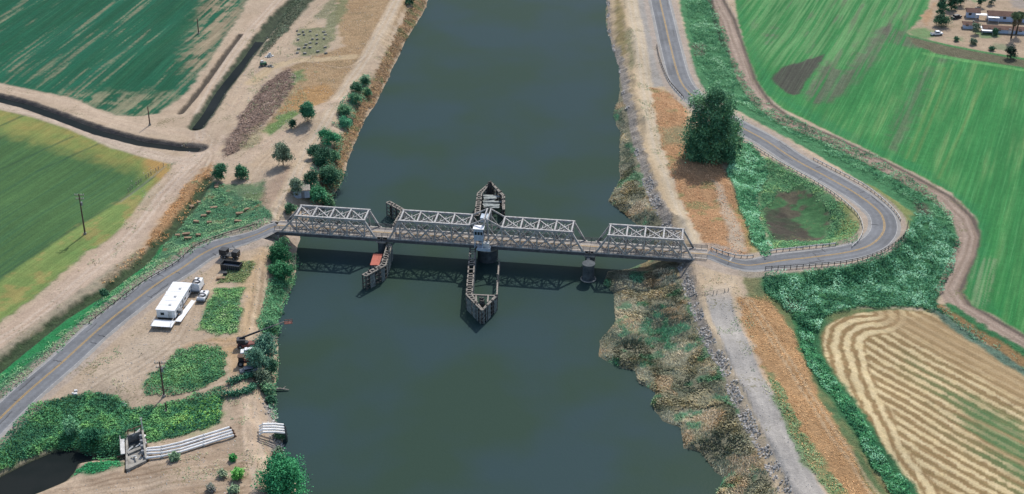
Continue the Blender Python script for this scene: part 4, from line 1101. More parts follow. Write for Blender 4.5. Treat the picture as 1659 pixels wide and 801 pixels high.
# cross beams, pile cluster in the noses
def extra_beams(root, lst, z=4.2):
    for a, b in lst:
        mb = MB(); mb.beam(PZ(*a, z), PZ(*b, z), .4, .4); mb.build('cross_beam', M['timber'], root)
extra_beams(fC, [((762,478),(803,480)), ((772,489),(771,480)), ((791,480),(790,490))])
def dolphin(px, py, label, zt=5.2, n=7, R=.6):
    c = PZ(px, py, 0)
    root = thing('pile_cluster', c, label, 'pile cluster', 'clusters of timber piles at the fender noses')
    for k in range(n):
        a = 2 * math.pi * k / n; mb = MB()
        mb.cyl((c[0] + math.cos(a) * R * 1.5, c[1] + math.sin(a) * R * 1.5, -2), (c[0] + math.cos(a) * R * .8, c[1] + math.sin(a) * R * .8, zt + random.uniform(-.5, .4)), .22, 8)
        mb.build('pile', M['timber_dark'], root)
    mb = MB(); mb.torus((c[0], c[1], zt - 1.0), R * 1.05, .08, 16, 5); mb.build('cable_band', M['steel_dark'], root)
c_ = PZ(781, 497, 4.2)
dolphin(781, 513, 'cluster of dark piles inside the near pointed fender nose')
dolphin(794, 321, 'cluster of dark piles at the tip of the far fender nose')
root = thing('broken_fender', PZ(806, 470, 0), 'broken remains of a timber fender wall right of the middle pier', 'timber fender')
for a, b in (((805,482),(806,458)), ((807,446),(808,430))):
    mb = MB(); mb.beam(PZ(*a, 3.9), PZ(*b, 3.9), .35, .4); mb.build('walkway_rail', M['timber'], root)
for x, y in ((805,482),(805,474),(806,466),(806,458),(807,446),(808,438),(808,430),(809,418)):
    p = PZ(x, y, 3.9); mb = MB(); mb.cyl((p[0], p[1], -2), (p[0] + random.uniform(-.2, .2), p[1], random.uniform(3.2, 4.4)), .2, 8); mb.build('pile', M['timber'], root)
root = thing('wrecked_platform', PZ(800, 345, 0), 'collapsed grey plank platform inside the far fender nose', 'platform')
for k in range(9):
    y = 317 + k * 2.4; a = PZ(782 + random.uniform(0, 3), y, 3.0 + random.uniform(-.5, .4)); b = PZ(813 - random.uniform(0, 6) - (8 if k in (2, 3) else 0), y + random.uniform(-1, 1), 3.0 + random.uniform(-.7, .4))
    mb = MB(); mb.beam(a, b, .9, .12); mb.build('plank', M['boards'], root)
for x, y in ((783,336),(798,336),(813,337),(784,318),(812,318)):
    p = PZ(x, y, 3.0); mb = MB(); mb.cyl((p[0], p[1], -2), (p[0], p[1], 3.1), .2, 8); mb.build('pile', M['timber_dark'], root)
# small red-roofed float
pts = [PZ(x, y, 2.6) for x, y in ((605,411.5),(620,411.5),(614,430),(599.5,429.5))]
cen = np.mean(pts, 0)
root = thing('work_float', (cen[0], cen[1], 0), 'small float with faded red flat roof moored against the west fender', 'work float')
def inset(k): return [cen + (p - cen) * k for p in pts]
mb = MB(); mb.prism(inset(1.0), 2.45, 2.6); mb.build('roof', M['red'], root)
mb = MB(); mb.prism(inset(.92), .55, 2.44); mb.build('cabin_wall', M['grey_paint'], root)
mb = MB(); mb.prism(inset(1.06), -.35, .5); mb.build('hull', M['timber_dark'], root)
mb = MB(); a, b = inset(.925)[2], inset(.925)[3]; mb.beam((a[0] * .7 + b[0] * .3, a[1] * .7 + b[1] * .3, 1.6), (a[0] * .3 + b[0] * .7, a[1] * .3 + b[1] * .7, 1.6), .06, .7); mb.build('window', M['glass'], root)
# seams on the red roof
for t in (.33, .66):
    mb = MB(); a = pts[0] * (1 - t) + pts[1] * t; b = pts[3] * (1 - t) + pts[2] * t; mb.beam((a[0], a[1], 2.62), (b[0], b[1], 2.62), .12, .06); mb.build('roof_seam', M['red'], root)

# ---------------------------------------------------------------- plants
ZG = np.full(NXg * NYg, np.nan); ZG[idx] = Z; ZG = ZG.reshape(NYg, NXg)
def zgrid(x, y):
    i = np.clip(np.round((np.asarray(x) - gx[0]) / STEP).astype(int), 0, NXg - 1); j = np.clip(np.round((np.asarray(y) - gy[0]) / STEP).astype(int), 0, NYg - 1)
    z = ZG[j, i]
    return np.where(np.isnan(z), 0.0, z)
def G(px, py, dz=0.0):
    p = P(px, py, 0, True); p[2] = float(zgrid(p[0], p[1])) + dz
    return p
def leaf_mesh(name, cen, size, cols, up=0.4, aspect=0.6):
    n = len(cen)
    nv = RNG.normal(size=(n, 3)); nv[:, 2] = np.abs(nv[:, 2]) + up; nv /= np.linalg.norm(nv, axis=1)[:, None]
    t = RNG.normal(size=(n, 3)); a = np.cross(nv, t); a /= np.linalg.norm(a, axis=1)[:, None]; b = np.cross(nv, a)
    a = a * size[:, None] * .5; b = b * size[:, None] * .5 * aspect
    fold = nv * size[:, None] * .12
    V = np.stack([cen - a, cen - b + fold, cen + a, cen + b + fold], 1).reshape(-1, 3)
    F = np.arange(n * 4).reshape(n, 4)
    me = np_mesh(name, V, F, np.repeat(cols, 4, 0))
    me.materials.append(M['leaf'])
    return me
LK = 2.25
def pal(cs, t):
    cs = [C(c, LK) for c in cs]; n = len(cs) - 1
    t = np.clip(t, 0, .9999) * n; i = t.astype(int); f = (t - i)[:, None]
    cs = np.array(cs); return cs[i] * (1 - f) + cs[i + 1] * f
def stuff(name, me, label, cat):
    o = bpy.data.objects.new(name, me); link(o); tag(o, label, cat, kind='stuff'); return o
def sample(pts, dens, rag=1.0, thin=0.0, tscale=4.0):
    poly = P2(pts)
    lo, hi = poly.min(0), poly.max(0)
    lo = np.maximum(lo, (gx[0], gy[0])); hi = np.minimum(hi, (gx[-1], gy[-1]))
    n = int((hi[0] - lo[0]) * (hi[1] - lo[1]) * dens)
    x = RNG.uniform(lo[0], hi[0], n); y = RNG.uniform(lo[1], hi[1], n)
    d = sdf(x, y, poly, 5) + (fbm(x / 2.6, y / 2.6, 3, 7) - .5) * 2 * rag
    k = (d < 0) & (np.abs(x) < y * .372 + 20)
    if thin: k &= fbm(x / tscale, y / tscale, 3, 203) > thin
    return x[k], y[k]
def veg(name, pts, dens, hgt, size, cols, label, cat='weeds', rag=1.0, thin=0.0, clump=2.2, hole=None):
    x, y = sample(pts, dens * 1.5, rag, thin); size = size * .78; hgt = hgt * .8
    if hole is not None:
        k_ = sdf(x, y, P2(hole), 5) + (fbm(x / 3, y / 3, 3, 208) - .5) * 6 > 0; x = x[k_]; y = y[k_]
    n = len(x); cl = fbm(x / clump, y / clump, 3, 205)
    z = zgrid(x, y) + hgt * (.12 + 1.3 * np.clip(cl - .25, 0, 1) * RNG.uniform(.4, 1.0, n))
    sz = size * RNG.uniform(.6, 1.4, n)
    c = pal(cols, (.55 * fbm(x / 4.5, y / 4.5, 3, 206) + .45 * cl - .5) * 2.6 + .5 + .30 * (RNG.random(n) - .5))  # higher clumps coloured paler, low gaps darker, imitating lit tops and shade
    return stuff(name, leaf_mesh(name, np.stack([x, y, z], 1), sz, c, up=1.1), label, cat)
GREEN = ['#2f5d42', '#41754f', '#5d8f5c', '#7aa368']
veg('weeds', GREEN_PATCHES[0][0], 9, .7, .5, GREEN, 'oval patch of dark green weeds with reddish tips in the middle of the yard')
veg('weeds', GREEN_PATCHES[1][0], 8, .7, .5, ['#466f55', '#5f8f5c', '#7fa763', '#91a07a'], 'rectangular green weed patch beside the white trailer')
veg('weeds', GREEN_PATCHES[2][0], 6, .6, .5, ['#5b7550', '#7d8f5c', '#a08a5c'], 'small mixed green and rusty weed patch by the black container')
veg('ground_cover', GREEN_PATCHES[3][0], 10, 1.1, .55, ['#28563f', '#37694a', '#4b8255', '#6c9a58'], 'dark green ground cover filling the hollow round the pond and pump station', 'ground cover')
veg('ground_cover', [(262,700),(300,662),(350,640),(362,650),(350,690),(300,705)], 5, .9, .55, ['#568a45', '#78a650', '#8fb060'], 'yellow green ground cover on the slope above the white pipes', 'ground cover')
veg('bank_scrub', [(437,455),(482,450),(477,470),(462,498),(455,530),(453,550),(424,545),(416,520),(428,482)], 12, 1.6, .5, ['#3c6c4c', '#568a60', '#7aac78'], 'light green scrub along the west bank south of the bridge', 'scrub')
veg('water_weed', GREEN_PATCHES[5][0], 8, .2, .5, ['#24714a', '#2f8552', '#3f8f5a'], 'bright green floating weed at the edge of the pond', 'water weed', .6)
veg('weeds', [(-60,640),(0,612),(60,570),(115,528),(170,482),(228,440),(268,395),(305,350),(335,318),(360,300),(420,330),(440,345),(440,368),(395,378),(350,390),(318,403),(288,424),(240,450),(160,512),(96,568),(40,614),(0,645),(-60,700)], 5, .6, .5, ['#3f6f52', '#55865e', '#79a070', '#8a9a74'], 'green weeds on the strip between the west ditch and the highway', rag=1.6, thin=.36)
veg('dry_weeds', [(300,300),(345,268),(345,290),(325,312),(300,350),(262,385),(240,400),(222,425),(180,455),(160,462),(200,428),(232,400),(262,355)], 4, .5, .5, ['#9a744c', '#b98b5c', '#cda273', '#7d8a66'], 'dry orange weeds between the dirt road and the west ditch', rag=1.6, thin=.42)
veg('dry_weeds', [(468,112),(482,128),(452,176),(424,205),(388,245),(362,257),(367,230),(397,180),(427,140)], 5, .6, .5, ['#6a584e', '#8a7366', '#a38d7e'], 'dead purplish brown weed strip beside the northern ditch')
veg('ditch_weeds', [(428,72),(470,0),(500,-40),(540,-40),(505,0),(470,45),(440,78),(418,98)], 6, .7, .5, ['#374234', '#4d5a45', '#6a7860'], 'dark olive weeds growing in the northern ditch')
veg('bank_scrub', [(690,0),(686,20),(656,67),(643,98),(633,115),(619,148),(609,169),(592,192),(577,229),(562,260),(556,290),(535,322),(520,300),(545,240),(570,190),(600,140),(620,100),(640,60),(660,20),(668,-10)], 6, 1.0, .5, ['#6a5a44', '#957654', '#b08c64', '#5a7048'], 'brown and green scrub along the west water edge north of the bridge', 'scrub', 1.4)
# east side
veg('shrubs', GE[0][0], 11, 2.4, .55, ['#376f4c', '#528c60', '#78aa80', '#9ac4a0'], 'pale green shrubs between the dry slope and the basin', 'shrubs')
veg('shrubs', GE[1][0], 5, .9, .5, ['#356b48', '#4d8458', '#79a26c', '#94a868'], 'green shrubs ringing the brown basin inside the highway bend', 'shrubs', thin=.36, hole=[(1238,340),(1262,312),(1300,302),(1335,328),(1346,362),(1335,388),(1300,394),(1255,388),(1240,365)])
veg('shrubs', [(1236,446),(1300,442),(1380,432),(1440,412),(1474,374),(1485,345),(1530,365),(1555,395),(1548,430),(1528,470),(1518,490),(1535,515),(1490,500),(1400,498),(1340,512),(1325,540),(1300,530),(1272,500),(1240,475)], 10, 2.4, .6, ['#2b5a40', '#417652', '#629470', '#8fb896'], 'dense dark green shrubs on the slope below the highway bend', 'shrubs', 1.2, .25, 3.6)
veg('shrubs', [(1112,0),(1150,0),(1172,45),(1188,95),(1218,148),(1258,180),(1335,218),(1412,252),(1495,303),(1540,345),(1545,375),(1500,345),(1450,310),(1400,280),(1330,245),(1250,200),(1195,170),(1150,140),(1128,100)], 8, 1.6, .5, ['#33694a', '#4a8058', '#6c9c70', '#93b890'], 'green roadside shrubs between the highway and the farm track', 'shrubs', 1.2, .38)
veg('hedge', [(1290,500),(1312,525),(1325,575),(1358,622),(1396,680),(1430,738),(1470,790),(1500,840),(1480,850),(1440,800),(1408,742),(1376,690),(1338,632),(1306,590),(1294,540)], 12, 1.6, .55, ['#24583c', '#34704a', '#4f8f5c', '#79a884'], 'dark green hedge strip along the edge of the mown hay field', 'hedge')
veg('weeds', [(1235,595),(1255,610),(1285,660),(1300,700),(1330,740),(1380,810),(1400,850),(1375,850),(1345,805),(1300,745),(1270,690)], 6, .5, .45, ['#58794e', '#7a9668', '#90a27a'], 'green weeds along the east side of the gravel road', rag=1.6, thin=.40)
veg('dry_grass_tufts', [(1196,485),(1240,478),(1268,512),(1296,560),(1325,640),(1385,740),(1440,830),(1380,830),(1335,790),(1283,700),(1245,620),(1212,545)], 3, .25, .4, ['#b08a5c', '#c29a6c', '#d0ab7c'], 'dry orange grass on the slope beside the gravel road', 'dry grass', thin=.34)
veg('dry_grass_tufts', [(1054,143),(1088,150),(1112,178),(1120,235),(1170,268),(1188,300),(1205,350),(1225,398),(1214,414),(1165,420),(1142,402),(1112,345),(1088,285),(1068,215)], 3, .25, .4, ['#b08560', '#bf926a', '#cda27a'], 'dry orange grass on the slope between the levee track and the big tree', 'dry grass', thin=.36)
veg('weeds', [(1532,514),(1572,546),(1660,603),(1710,640),(1710,620),(1640,575),(1590,540),(1552,518),(1528,500)], 7, .8, .5, ['#3a6d4a', '#5a8462', '#7d9880'], 'grey green weeds between the hay field and the farm track', thin=.42)
SAGE = ['#5f7a5c', '#7f8f6a', '#a0a07c', '#8a7a5c']
for pts, th, lb in (([(300,745),(380,715),(430,700),(432,800),(430,840),(280,830)], .58, 'sparse sage tufts on the bare slope below the white pipes'),
                    ([(378,600),(412,610),(425,650),(400,690),(372,700),(368,650)], .55, 'sparse dry tufts between the hollow and the levee track'),
                    ([(110,620),(240,520),(262,535),(250,600),(215,650),(150,640)], .66, 'a few weed tufts scattered over the yard beside the highway'),
                    ([(400,120),(470,60),(520,110),(480,200),(440,240),(390,240)], .58, 'dry tufts on the rough ground beside the purplish weed strip'),
                    ([(300,230),(330,240),(260,330),(180,425),(100,500),(60,530),(40,520),(160,410),(250,310)], .60, 'tufts along the field edge of the western dirt road'),
                    ([(1030,60),(1050,140),(1068,215),(1110,320),(1090,330),(1045,215),(1020,120),(1005,20)], .57, 'dry tufts along the east levee track'),
                    ([(440,395),(465,370),(500,280),(560,160),(640,50),(655,55),(575,180),(520,290),(480,360)], .58, 'weed tufts along the west levee track'),
                    ([(1135,455),(1190,450),(1210,480),(1290,700),(1270,700),(1195,560),(1150,540)], .62, 'tufts at the edges of the pale landing and gravel road')):
    veg('weed_tufts', pts, 3, .4, .42, SAGE, lb, 'weeds', 1.5, th, 1.6)
# reeds of the east bank
def reeds(label):
    x0, x1 = 22, 110
    n = 420000
    x = RNG.uniform(x0, x1, n); y = RNG.uniform(235, 560, n)
    k = (sdf(x, y, RIVER, 8) > .1); x = x[k]; y = y[k]
    d, s, z, side = line_dist(x, y, RIPRAP, 45)
    k = (side < 0) & (d < 44) & (d > .8 + 1.5 * RNG.random(len(x))); x = x[k]; y = y[k]
    a = np.abs(np.dot(np.stack([x - BA[0], y - BA[1]], 1), BV)); k = (a > 3.2); x = x[k]; y = y[k]
    cl = fbm(x / 3.2, y / 3.2, 4, 301); k = (cl > .30); x = x[k]; y = y[k]; cl = cl[k]
    n = len(x)
    hg = RNG.uniform(.3, .7, n) * (.4 + 1.5 * (cl - .3))
    base = np.stack([x, y, zgrid(x, y) - .05], 1)
    fa = fbm(x / 9, y / 9, 2, 302) * 12 + RNG.normal(0, .6, n)     # matted stems lean together
    lean = np.stack([np.cos(fa), np.sin(fa), np.zeros(n)], 1) * (hg * RNG.uniform(.6, 1.9, n))[:, None]
    w = np.stack([-np.sin(fa), np.cos(fa), np.zeros(n)], 1) * RNG.uniform(.06, .16, n)[:, None]
    top = base + lean; top[:, 2] += hg
    mid = base + lean * .35; mid[:, 2] += hg * .65
    V = np.stack([base - w, base + w, mid + w, top, mid - w], 1).reshape(-1, 3)
    F = np.arange(n * 5).reshape(n, 5)
    g = fbm(x / 4.5, y / 4.5, 3, 72); t = fbm(x / 6, y / 6, 3, 73); q_ = fbm(x / 8, y / 8, 4, 71)
    c = pal(['#4c5544', '#666b52', '#7f7c60', '#99906f', '#aa9a78'], (q_ - .5) * 2.0 + .5 + .3 * RNG.random(n) - .2)
    k = (sstep(.58, .68, g) * RNG.uniform(.4, .9, n))[:, None]; c = c * (1 - k) + pal(['#35724a', '#4a9062'], RNG.random(n)) * k
    k = (sstep(.62, .72, t) * RNG.uniform(.3, .9, n))[:, None]; c = c * (1 - k) + pal(['#9a8462', '#b89d78'], RNG.random(n)) * k
    c = c * 1.5; g_ = c.mean(1, keepdims=True); c = c * .78 + g_ * .22
    me = np_mesh('reeds', V, F, np.repeat(c, 5, 0)); me.materials.append(M['leaf'])
    stuff('reeds', me, label, 'reeds')
reeds('matted olive, brown and green reeds along the east water edge')
veg('bank_scrub', [(447,548),(453,590),(448,632),(447,657),(450,684),(441,684),(436,650),(436,600),(440,560)], 10, 1.0, .5, ['#35604a', '#4f7f5c', '#75a07c'], 'green scrub at the foot of the willows along the west water edge', 'scrub', .8)
veg('bank_scrub', [(592,122),(604,140),(590,165),(575,195),(558,235),(545,270),(556,292),(540,325),(505,338),(495,318),(505,280),(505,250),(520,225),(542,195),(555,165),(572,138)], 9, 2.0, .55, ['#2f5a44', '#45775a', '#6a9a76', '#9a8a66'], 'tangled green scrub joining the bushes on the west bank', 'scrub', 1.6, .38, 3.0)
# broken rock on the east levee face
def rocks(name, pts_fn, n, smin, smax, label):
    V = []; F = []; Cc = []
    x, y = pts_fn(n); n = len(x)
    ico = np.array([(0,0,1),(.9,0,.25),(.28,.85,.3),(-.75,.5,.35),(-.7,-.55,.2),(.3,-.85,.3),(.7,.5,-.5),(-.3,.8,-.5),(-.9,0,-.5),(-.2,-.8,-.5),(.7,-.5,-.5)])
    tri = [(0,1,2),(0,2,3),(0,3,4),(0,4,5),(0,5,1),(1,6,2),(2,7,3),(3,8,4),(4,9,5),(5,10,1),(2,6,7),(3,7,8),(4,8,9),(5,9,10),(1,10,6)]
    sz = RNG.uniform(smin, smax, n)
    R = RNG.uniform(.7, 1.25, (n, 11, 3)) * ico[None] * sz[:, None, None] * np.array([1, 1, .7])
    an = RNG.uniform(0, 6.28, n); c_, s_ = np.cos(an)[:, None], np.sin(an)[:, None]
    Q = np.stack([R[..., 0] * c_ - R[..., 1] * s_, R[..., 0] * s_ + R[..., 1] * c_, R[..., 2]], -1)
    Q += np.stack([x, y, zgrid(x, y)], 1)[:, None, :]
    F = (np.array(tri)[None] + (np.arange(n) * 11)[:, None, None]).reshape(-1, 3)
    g = C('#c6c0b8')[None] * RNG.uniform(.5, 1.5, n)[:, None]
    me = np_mesh(name, Q.reshape(-1, 3), F, np.repeat(g, 11, 0)); me.materials.append(M['rockcol'])
    stuff(name, me, label, 'rocks')
M['rockcol'] = attr_mat('riprap_rock', 0.9, ((1.5, .2), (6.0, .2)), 0.3, 6.0, 0.05)
def rip_pts(n):
    t = RNG.uniform(0, len(RIPRAP) - 1.001, n); i = t.astype(int); f = (t - i)[:, None]
    p = RIPRAP[i] * (1 - f) + RIPRAP[i + 1] * f
    o = RNG.uniform(-.4, 1, n) * np.where(p[:, 1] < 395, 1.9, .8)
    d = RIPRAP[i + 1] - RIPRAP[i]; nn = np.stack([-d[:, 1], d[:, 0]], 1) / np.linalg.norm(d[:, :2], axis=1)[:, None]
    x = p[:, 0] + nn[:, 0] * o; y = p[:, 1] + nn[:, 1] * o
    k = (fbm(x / 4, y / 4, 3, 311) > np.where(y < 395, .42, .62)) & (y > 226)
    return x[k], y[k]
rocks('riprap', rip_pts, 6500, .15, .38, 'grey broken rock along the east levee face')
def in_poly(pts, thr):
    def f(n):
        x, y = sample(pts, n, 1.0); k = fbm(x / 3, y / 3, 3, 320) > thr; return x[k], y[k]
    return f
for pts, dn, lb in (([(110,630),(200,560),(300,440),(430,405),(425,520),(395,610),(370,575),(250,640)], .5, 'small stones and clods scattered over the yard'),
                    ([(40,810),(200,765),(380,710),(415,640),(430,700),(430,850),(20,850)], .5, 'small stones and clods on the bare slope'),
                    ([(1133,440),(1195,446),(1240,600),(1330,830),(1270,830),(1170,600)], .5, 'small stones on the gravel road and pale landing'),
                    ([(310,215),(420,60),(560,-20),(650,-20),(570,150),(480,300),(440,370),(340,290),(250,330),(200,300)], .35, 'small stones and clods on the dirt tracks of the west bank')):
    rocks('stones', in_poly(pts, .45), dn, .07, .2, lb)
def rip_w(n):
    L = PL([(441,655),(452,690),(457,705),(458,735),(466,752)])
    t = RNG.uniform(0, len(L) - 1.001, n); i = t.astype(int); f = (t - i)[:, None]; p = L[i] * (1 - f) + L[i + 1] * f
    return p[:, 0] + RNG.normal(-.6, 1.0, n), p[:, 1] + RNG.normal(0, .8, n)
rocks('riprap', rip_w, 500, .15, .4, 'grey broken rock at the west water edge by the pipe outlets')

# ---- single trees and shrubs
def tree(name, px, py, label, height, rad, cols, cat='tree', group=None, n=3600, leaf=.55, lumps=9, low=.25, trunk=True, squash=1.0, droop=0.0, at=None, env_p=.6, columns=()):
    p = G(px, py) if at is None else np.array(at)
    root = thing(name, p, label, cat, group)
    rs_ = np.random.default_rng(abs(hash((px, py, 3))) % (2 ** 32) if False else int(px * 7919 + py * 104729) % (2 ** 31))
    # lumps of foliage inside an uneven envelope
    L = []
    for dx, dy, z0, z1, cr in columns:
        k = max(2, int((z1 - z0) / (cr * .62)))
        for j in range(k):
            t = (j + .5) / k; a = rs_.random() * 6.283; rr = cr * (1.0 if t < .8 else .78)
            L.append((np.array([dx + math.cos(a) * cr * .35, dy + math.sin(a) * cr * .35, z0 + (z1 - z0 - cr * .6) * t]), rr * rs_.uniform(.72, 1.08)))
    for k in range(0 if columns else lumps):
        t = low + (1 - low) * (k + rs_.random()) / lumps
        env = rad * (math.sin(math.pi * min(.98, .12 + .80 * ((t - low) / (1 - low)) ** .8)) ** env_p)
        a = rs_.random() * 6.283; r_ = env * rs_.uniform(.25, .68)
        lr = rad * rs_.uniform(.38, .62)
        L.append((np.array([math.cos(a) * r_, math.sin(a) * r_, height * t * .93]), lr))
    if lumps > 3 and not columns: L.append((np.array([0, 0, height * (low + (1 - low) * .55)]), rad * .7))
    tot = sum(l[1] ** 2 for l in L); P3 = []; CC = []
    for c, lr in L:
        k = max(12, int(1.6 * n * lr ** 2 / tot))
        v = rs_.normal(size=(k, 3)); v /= np.linalg.norm(v, axis=1)[:, None]
        v[:, 2] = np.where(v[:, 2] < -.35, -v[:, 2] * .6, v[:, 2])
        rr = lr * (rs_.uniform(.55, 1.08, k)) * (1 + .25 * np.sin(v[:, 0] * 5 + v[:, 1] * 4 + c[0]))
        w_ = 1 + .95 * (fbm(v[:, 0] * 2.2 + c[0], v[:, 1] * 2.2 + v[:, 2] * 1.7 + c[1], 2, 3) - .5)
        q_ = c + v * (rr * w_)[:, None] * np.array([1, 1, squash])
        if droop: q_[:, 2] -= droop * rs_.random(k) ** 2 * lr
        P3.append(q_)
        tone = rs_.uniform(.0, .68)
        CC.append(pal(cols, tone + .32 * rs_.random(k)))
    sp_ = max(20, int(.10 * n)); a_ = rs_.random(sp_) * 6.283
    src = np.vstack(P3); pick = src[rs_.integers(0, len(src), sp_)]; out = pick.copy(); out[:, :2] *= rs_.uniform(1.0, 1.28, sp_)[:, None]; out[:, 2] *= rs_.uniform(.9, 1.12, sp_)
    P3.append(out); CC.append(pal(cols, .3 + .7 * rs_.random(sp_)))
    Q = np.vstack(P3); CCc = np.vstack(CC)
    Q[:, 2] = np.maximum(Q[:, 2], .12)
    me = leaf_mesh('crown', Q, leaf * .74 * rs_.uniform(.6, 1.4, len(Q)), CCc, up=.7)
    # sub-surface: soft mass of twigs inside
    o = bpy.data.objects.new('crown', me); link(o, root)
    mb = MB()
    th = height * (.75 if trunk else .45); tr_ = max(.05, height * .022)
    x, y, z = p
    pts = [(x, y, z - .2), (x + .03 * height * (rs_.random() - .5), y, z + th * .35), (x + .05 * height * (rs_.random() - .5), y + .03 * height * (rs_.random() - .5), z + th)]
    mb.tube(pts, [tr_ * 1.3, tr_, tr_ * .35], 7)
    for c, lr in L[:7]:
        b0 = Vector(pts[0]).lerp(Vector(pts[2]), .3 + .3 * rs_.random()); e_ = Vector((x + c[0], y + c[1], z + c[2]))
        mid_ = b0.lerp(e_, .5) + Vector((0, 0, .05 * height)); mb.tube([b0, mid_, e_], [tr_ * .55, tr_ * .38, tr_ * .12], 5)
    mb.build('trunk', M['bark'], root)
    return root
DK = ['#1f3a2e', '#2a4c38', '#3d6448', '#5a8060']
OL = ['#3d4b3c', '#54644f', '#73826a', '#8b957d']
BR = ['#35604a', '#557f5c', '#7d9a6e']
MID = ['#2e5240', '#446a4e', '#688660']
tree('tall_tree', 1151, 258, 'very tall dense dark green tree beside the highway bend, its crown reaching the ground', 24.5, 7.4, ['#2a4a37', '#3d664b', '#5a865f', '#8db080'], n=20000, leaf=.75, low=.04, droop=.8, columns=((-4.9, .5, .8, 22.0, 3.3), (-1.7, 1.5, 1, 24.0, 3.6), (2.0, .8, 1, 24.5, 3.6), (5.0, .2, .8, 22.5, 3.2), (-3.2, -2.4, .6, 15.5, 2.7), (.6, -3.0, .6, 18.0, 2.9), (4.2, -2.2, .6, 13.5, 2.6), (-5.6, -1.2, .4, 7.0, 2.0), (5.6, -.8, .4, 8.0, 2.0)))
tree('broadleaf_tree', 1167, 264, 'paler olive tree standing in front of the very tall dark tree', 12.5, 3.0, ['#3d5a42', '#557453', '#6f8a62'], n=3500, leaf=.6, lumps=9, low=.08)
tree('broadleaf_tree', 1124, 246, 'low dark green tree at the left foot of the very tall tree', 6.5, 3.4, DK, n=2400, lumps=7, low=.1)
tree('shrub', 1192, 243, 'round green shrub at the right foot of the very tall tree', 4.5, 3.0, MID, 'shrub', n=1500, lumps=6, low=.1, trunk=False)
GT = 'trees and shrubs on the west bank north of the bridge'
tree('broadleaf_tree', 499, 198, 'green tree with long shadow beside the dirt lane, above the small round bush', 6.2, 2.9, ['#2c5a44', '#3f7355', '#5d8d68'], group=GT)
tree('shrub', 473, 208, 'small round dark green bush next to the dirt lane', 2.4, 1.3, DK, 'shrub', GT, n=600, lumps=4, low=.15, trunk=False)
tree('broadleaf_tree', 459, 268, 'dusty olive tree beside the levee track with brown undergrowth', 6.6, 3.5, OL, group=GT, n=2800)
tree('broadleaf_tree', 359, 291, 'round green tree at the end of the ditch, left one of the pair', 4.6, 2.5, ['#2a553f', '#39694b', '#55835a'], group=GT, n=1900, low=.12)
tree('broadleaf_tree', 393, 290, 'round green tree at the end of the ditch, right one of the pair', 4.0, 2.3, ['#2a553f', '#39694b', '#55835a'], group=GT, n=1700, low=.12)
tree('broadleaf_tree', 483, 318, 'grey olive tree leaning over the shed roof at the west bridge end', 5.6, 2.6, OL, group=GT, n=1900)
chain = [(591,138,2.6,1.5,MID,'round dark green bush at the far end of the bank row'), (578,150,3.0,1.9,MID,'green bush second from the far end of the bank row'), (594,155,1.6,1.6,BR,'low green bush on the water side of the bank row'),
 (576,167,2.4,2.0,BR,'light green loose bush in the upper part of the bank row'), (558,188,2.8,2.2,BR,'spreading light green bush in the middle of the bank row'), (560,206,2.8,2.1,['#2f6a4a','#4f8f6a','#76ad88'],'pale green bush just below the middle of the bank row'),
 (531,234,4.2,3.0,['#2b6244','#3d7f56','#58976c'],'large bright green bush beside the levee track bend'), (524,268,4.6,3.2,DK,'large dark green bush in the lower part of the bank row'), (508,256,3.6,2.0,MID,'dark bush on the track side of the lower bank row'),
 (540,262,2.6,2.2,BR,'low light green bush at the water below the large bushes'), (535,298,4.4,3.2,DK,'dark green bush at the water edge behind the shed'), (515,325,3.8,3.0,['#2f6644','#47855a','#6aa27a'],'bright green bush between the shed and the water'),
 (532,335,2.4,2.0,MID,'low green bush at the water edge by the west truss span'), (505,300,3.6,2.2,DK,'dark bush right behind the shed roof'), (470,345,2.4,1.5,MID,'small green bush by the west portal of the bridge')]
for x, y, h_, r_, c_, lb in chain: tree('shrub', x, y, lb, h_ * .95, r_ * 1.25, c_, 'shrub', GT, n=int(500 + 240 * r_ ** 2), lumps=6, low=.15, trunk=False)
GS = 'trees and shrubs on the west bank south of the bridge'
tree('shrub', 456, 428, 'round dense dark green bush just below the west bridge end', 5.0, 3.9, ['#234d36','#30623f','#3f784d'], 'shrub', GS, n=4000, lumps=9, low=.15, trunk=False)
tree('shrub', 457, 453, 'second dense green bush, below the round one at the west bridge end', 3.4, 3.6, ['#265238','#356a45','#478255'], 'shrub', GS, n=3200, lumps=8, low=.15, trunk=False)
tree('shrub', 462, 402, 'small pale bush growing under the west truss span', 3.0, 1.8, BR, 'shrub', GS, n=700, lumps=5, low=.2, trunk=False)
tree('willow_tree', 434, 580, 'grey green willow by the water, right of the parked machines', 6.0, 3.3, ['#3c5e4e','#527862','#74967c'], group=GS, n=2800, droop=.8)
tree('willow_tree', 417, 601, 'grey green willow overhanging the parked vehicles', 6.2, 3.2, ['#36584a','#4c705b','#6d8f74'], group=GS, n=2800, droop=.8)
tree('shrub', 440, 606, 'dark green bush at the water below the willows', 3.0, 2.0, MID, 'shrub', GS, n=1100, lumps=6, low=.15, trunk=False)
tree('shrub', 426, 622, 'grey green bush beside the earth bank below the willows', 2.8, 2.4, OL, 'shrub', GS, n=1200, lumps=6, low=.15, trunk=False)
tree('shrub', 437, 640, 'light green bush beside the driftwood log', 2.6, 2.0, BR, 'shrub', GS, n=1000, lumps=6, low=.15, trunk=False)
tree('shrub', 440, 655, 'low green bush at the water above the pipe outlets', 1.8, 1.5, MID, 'shrub', GS, n=700, lumps=5, low=.15, trunk=False)
tree('shrub', 440, 538, 'light green bush by the boom tip of the red lift', 2.6, 2.2, BR, 'shrub', GS, n=1000, lumps=6, low=.15, trunk=False)
tree('shrub', 455, 712, 'green bush just below the pipe outlets', 2.6, 1.6, MID, 'shrub', GS, n=1000, lumps=6, low=.12, trunk=False)
